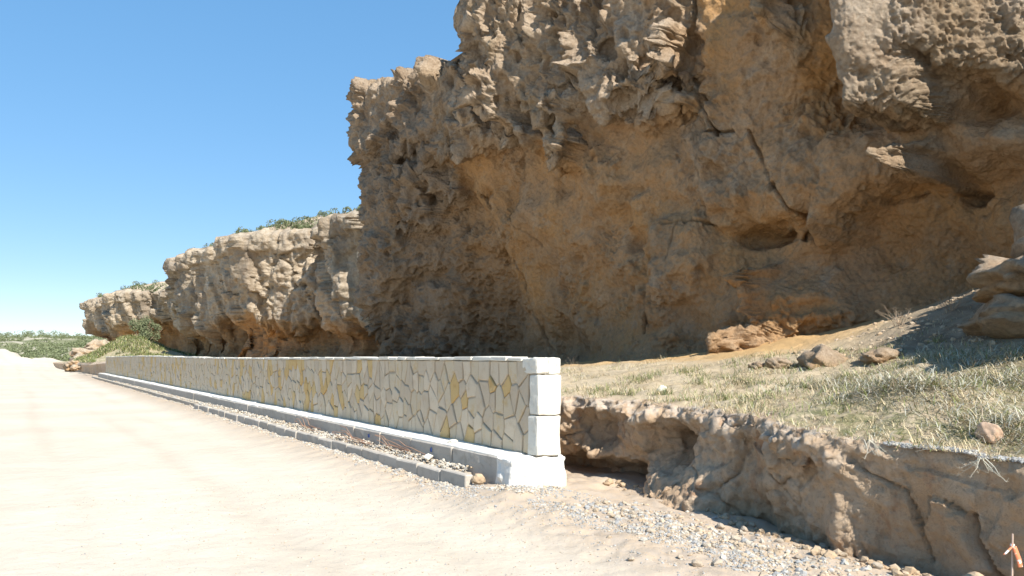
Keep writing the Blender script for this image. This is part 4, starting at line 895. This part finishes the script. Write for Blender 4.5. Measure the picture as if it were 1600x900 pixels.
# dead branches fallen into the channel
for i, (s_, p_, z_, L, lab) in enumerate(((9.6, 4.5, .30, 1.3, 'reddish dead branch lying in the gravel channel nearest the wall end'), (11.4, 4.45, .28, 1.6, 'reddish dead branch lying midway along the gravel channel'), (13.6, 4.5, .28, 1.2, 'reddish dead branch lying farthest along the gravel channel'))):
    VV = []; FF = []; nb = 0; r = random.Random(i)
    for j in range(5):
        p0 = np.array((r.uniform(-.5, .1)*L, r.uniform(-.05, .05), r.uniform(-.02, .02))); 
        for k_ in range(5):
            p1 = p0+np.array((L/6, r.uniform(-.03, .03), r.uniform(-.015, .025)))
            if k_ == 3: p1[2] += r.uniform(0, .12)
            V, Fq = tube(p0, p1, .0055, .004); VV.append(V); FF.append(Fq+nb); nb += len(V); p0 = p1
    V = np.vstack(VV); V = np.stack([U[0]*V[:, 0]+N[0]*V[:, 1], U[1]*V[:, 0]+N[1]*V[:, 1], V[:, 2]], -1)
    o = link('dry_branch', mesh_np('dry_branch', V, np.vstack(FF), M['redtwig'])); o.location = W1(s_, p_, z_); tag(o, lab, 'branch')
# dry bushes in the mouth of the cave
for i, (s_, p_, h_, sp, lab) in enumerate(((6.85, 11.6, .34, .35, 'bare dry bush at the sunlit edge of the cave floor'), (6.2, 11.9, .32, .35, 'bare dry bush halfway up the shaded slope to the boulders'), (5.6, 12.0, .4, .4, 'bare dry bush close beside the pitted boulder'))):
    o, _ = twiggy('dry_bush', 'twig', W1(s_, p_, float(terrace_z(np.array(s_), np.array(p_)))-.02), 16, h_, sp, .006, 70+i); tag(o, lab, 'bush', 'dry bushes in the cave mouth')
for i, (s_, p_, h_, lab) in enumerate(((11.3, 8.6, .3, 'thin dry weed standing behind the wall end'), (10.6, 8.3, .22, 'low dry weed behind the wall end, next to a taller one'), (4.35, 10.6, .45, 'dead forked weed in front of the boulders'))):
    o, _ = twiggy('dry_weed', 'twig', W1(s_, p_, float(terrace_z(np.array(s_), np.array(p_)))-.02), 4, h_, .12, .004, 80+i, sub=2); tag(o, lab, 'weed')
# roots and straw hanging over the lip of the bank
for i, (s_, lab) in enumerate(((3.55, 'bleached dead root hanging over the bank beside the crack'), (2.75, 'tuft of dead roots hanging below the reddish stone'))):
    ep_, ez_ = edge(np.array(s_)); o, _ = twiggy('dead_root', 'hay', W1(s_, float(ep_)-.06, float(ez_)+.03), 7, .22, .2, .004, 90+i, up=-.55); tag(o, lab, 'root')
# shrub in front of the far cliff
sh = empty('shrub', W1(81, 10.6, float(terrace_z(np.array(81.), np.array(10.6)))-.1)); sh.scale = (.8, .8, .8); tag(sh, 'rounded grey green shrub growing against the foot of the far cliff', 'shrub')
o, tips = twiggy('stems', 'twig', None, 12, 2.6, 1.6, .05, 97, sh)
cen = [(random.uniform(-1.3, 1.3), random.uniform(-1.2, 1.2), random.uniform(.9, 3.2)) for _ in range(34)]
V, Fq = leaf_cloud(cen, [random.uniform(.25, .6) for _ in cen], 5200, .085, 98); link('foliage', mesh_np('foliage', V, Fq, M['leafpale'], smooth=False), sh)
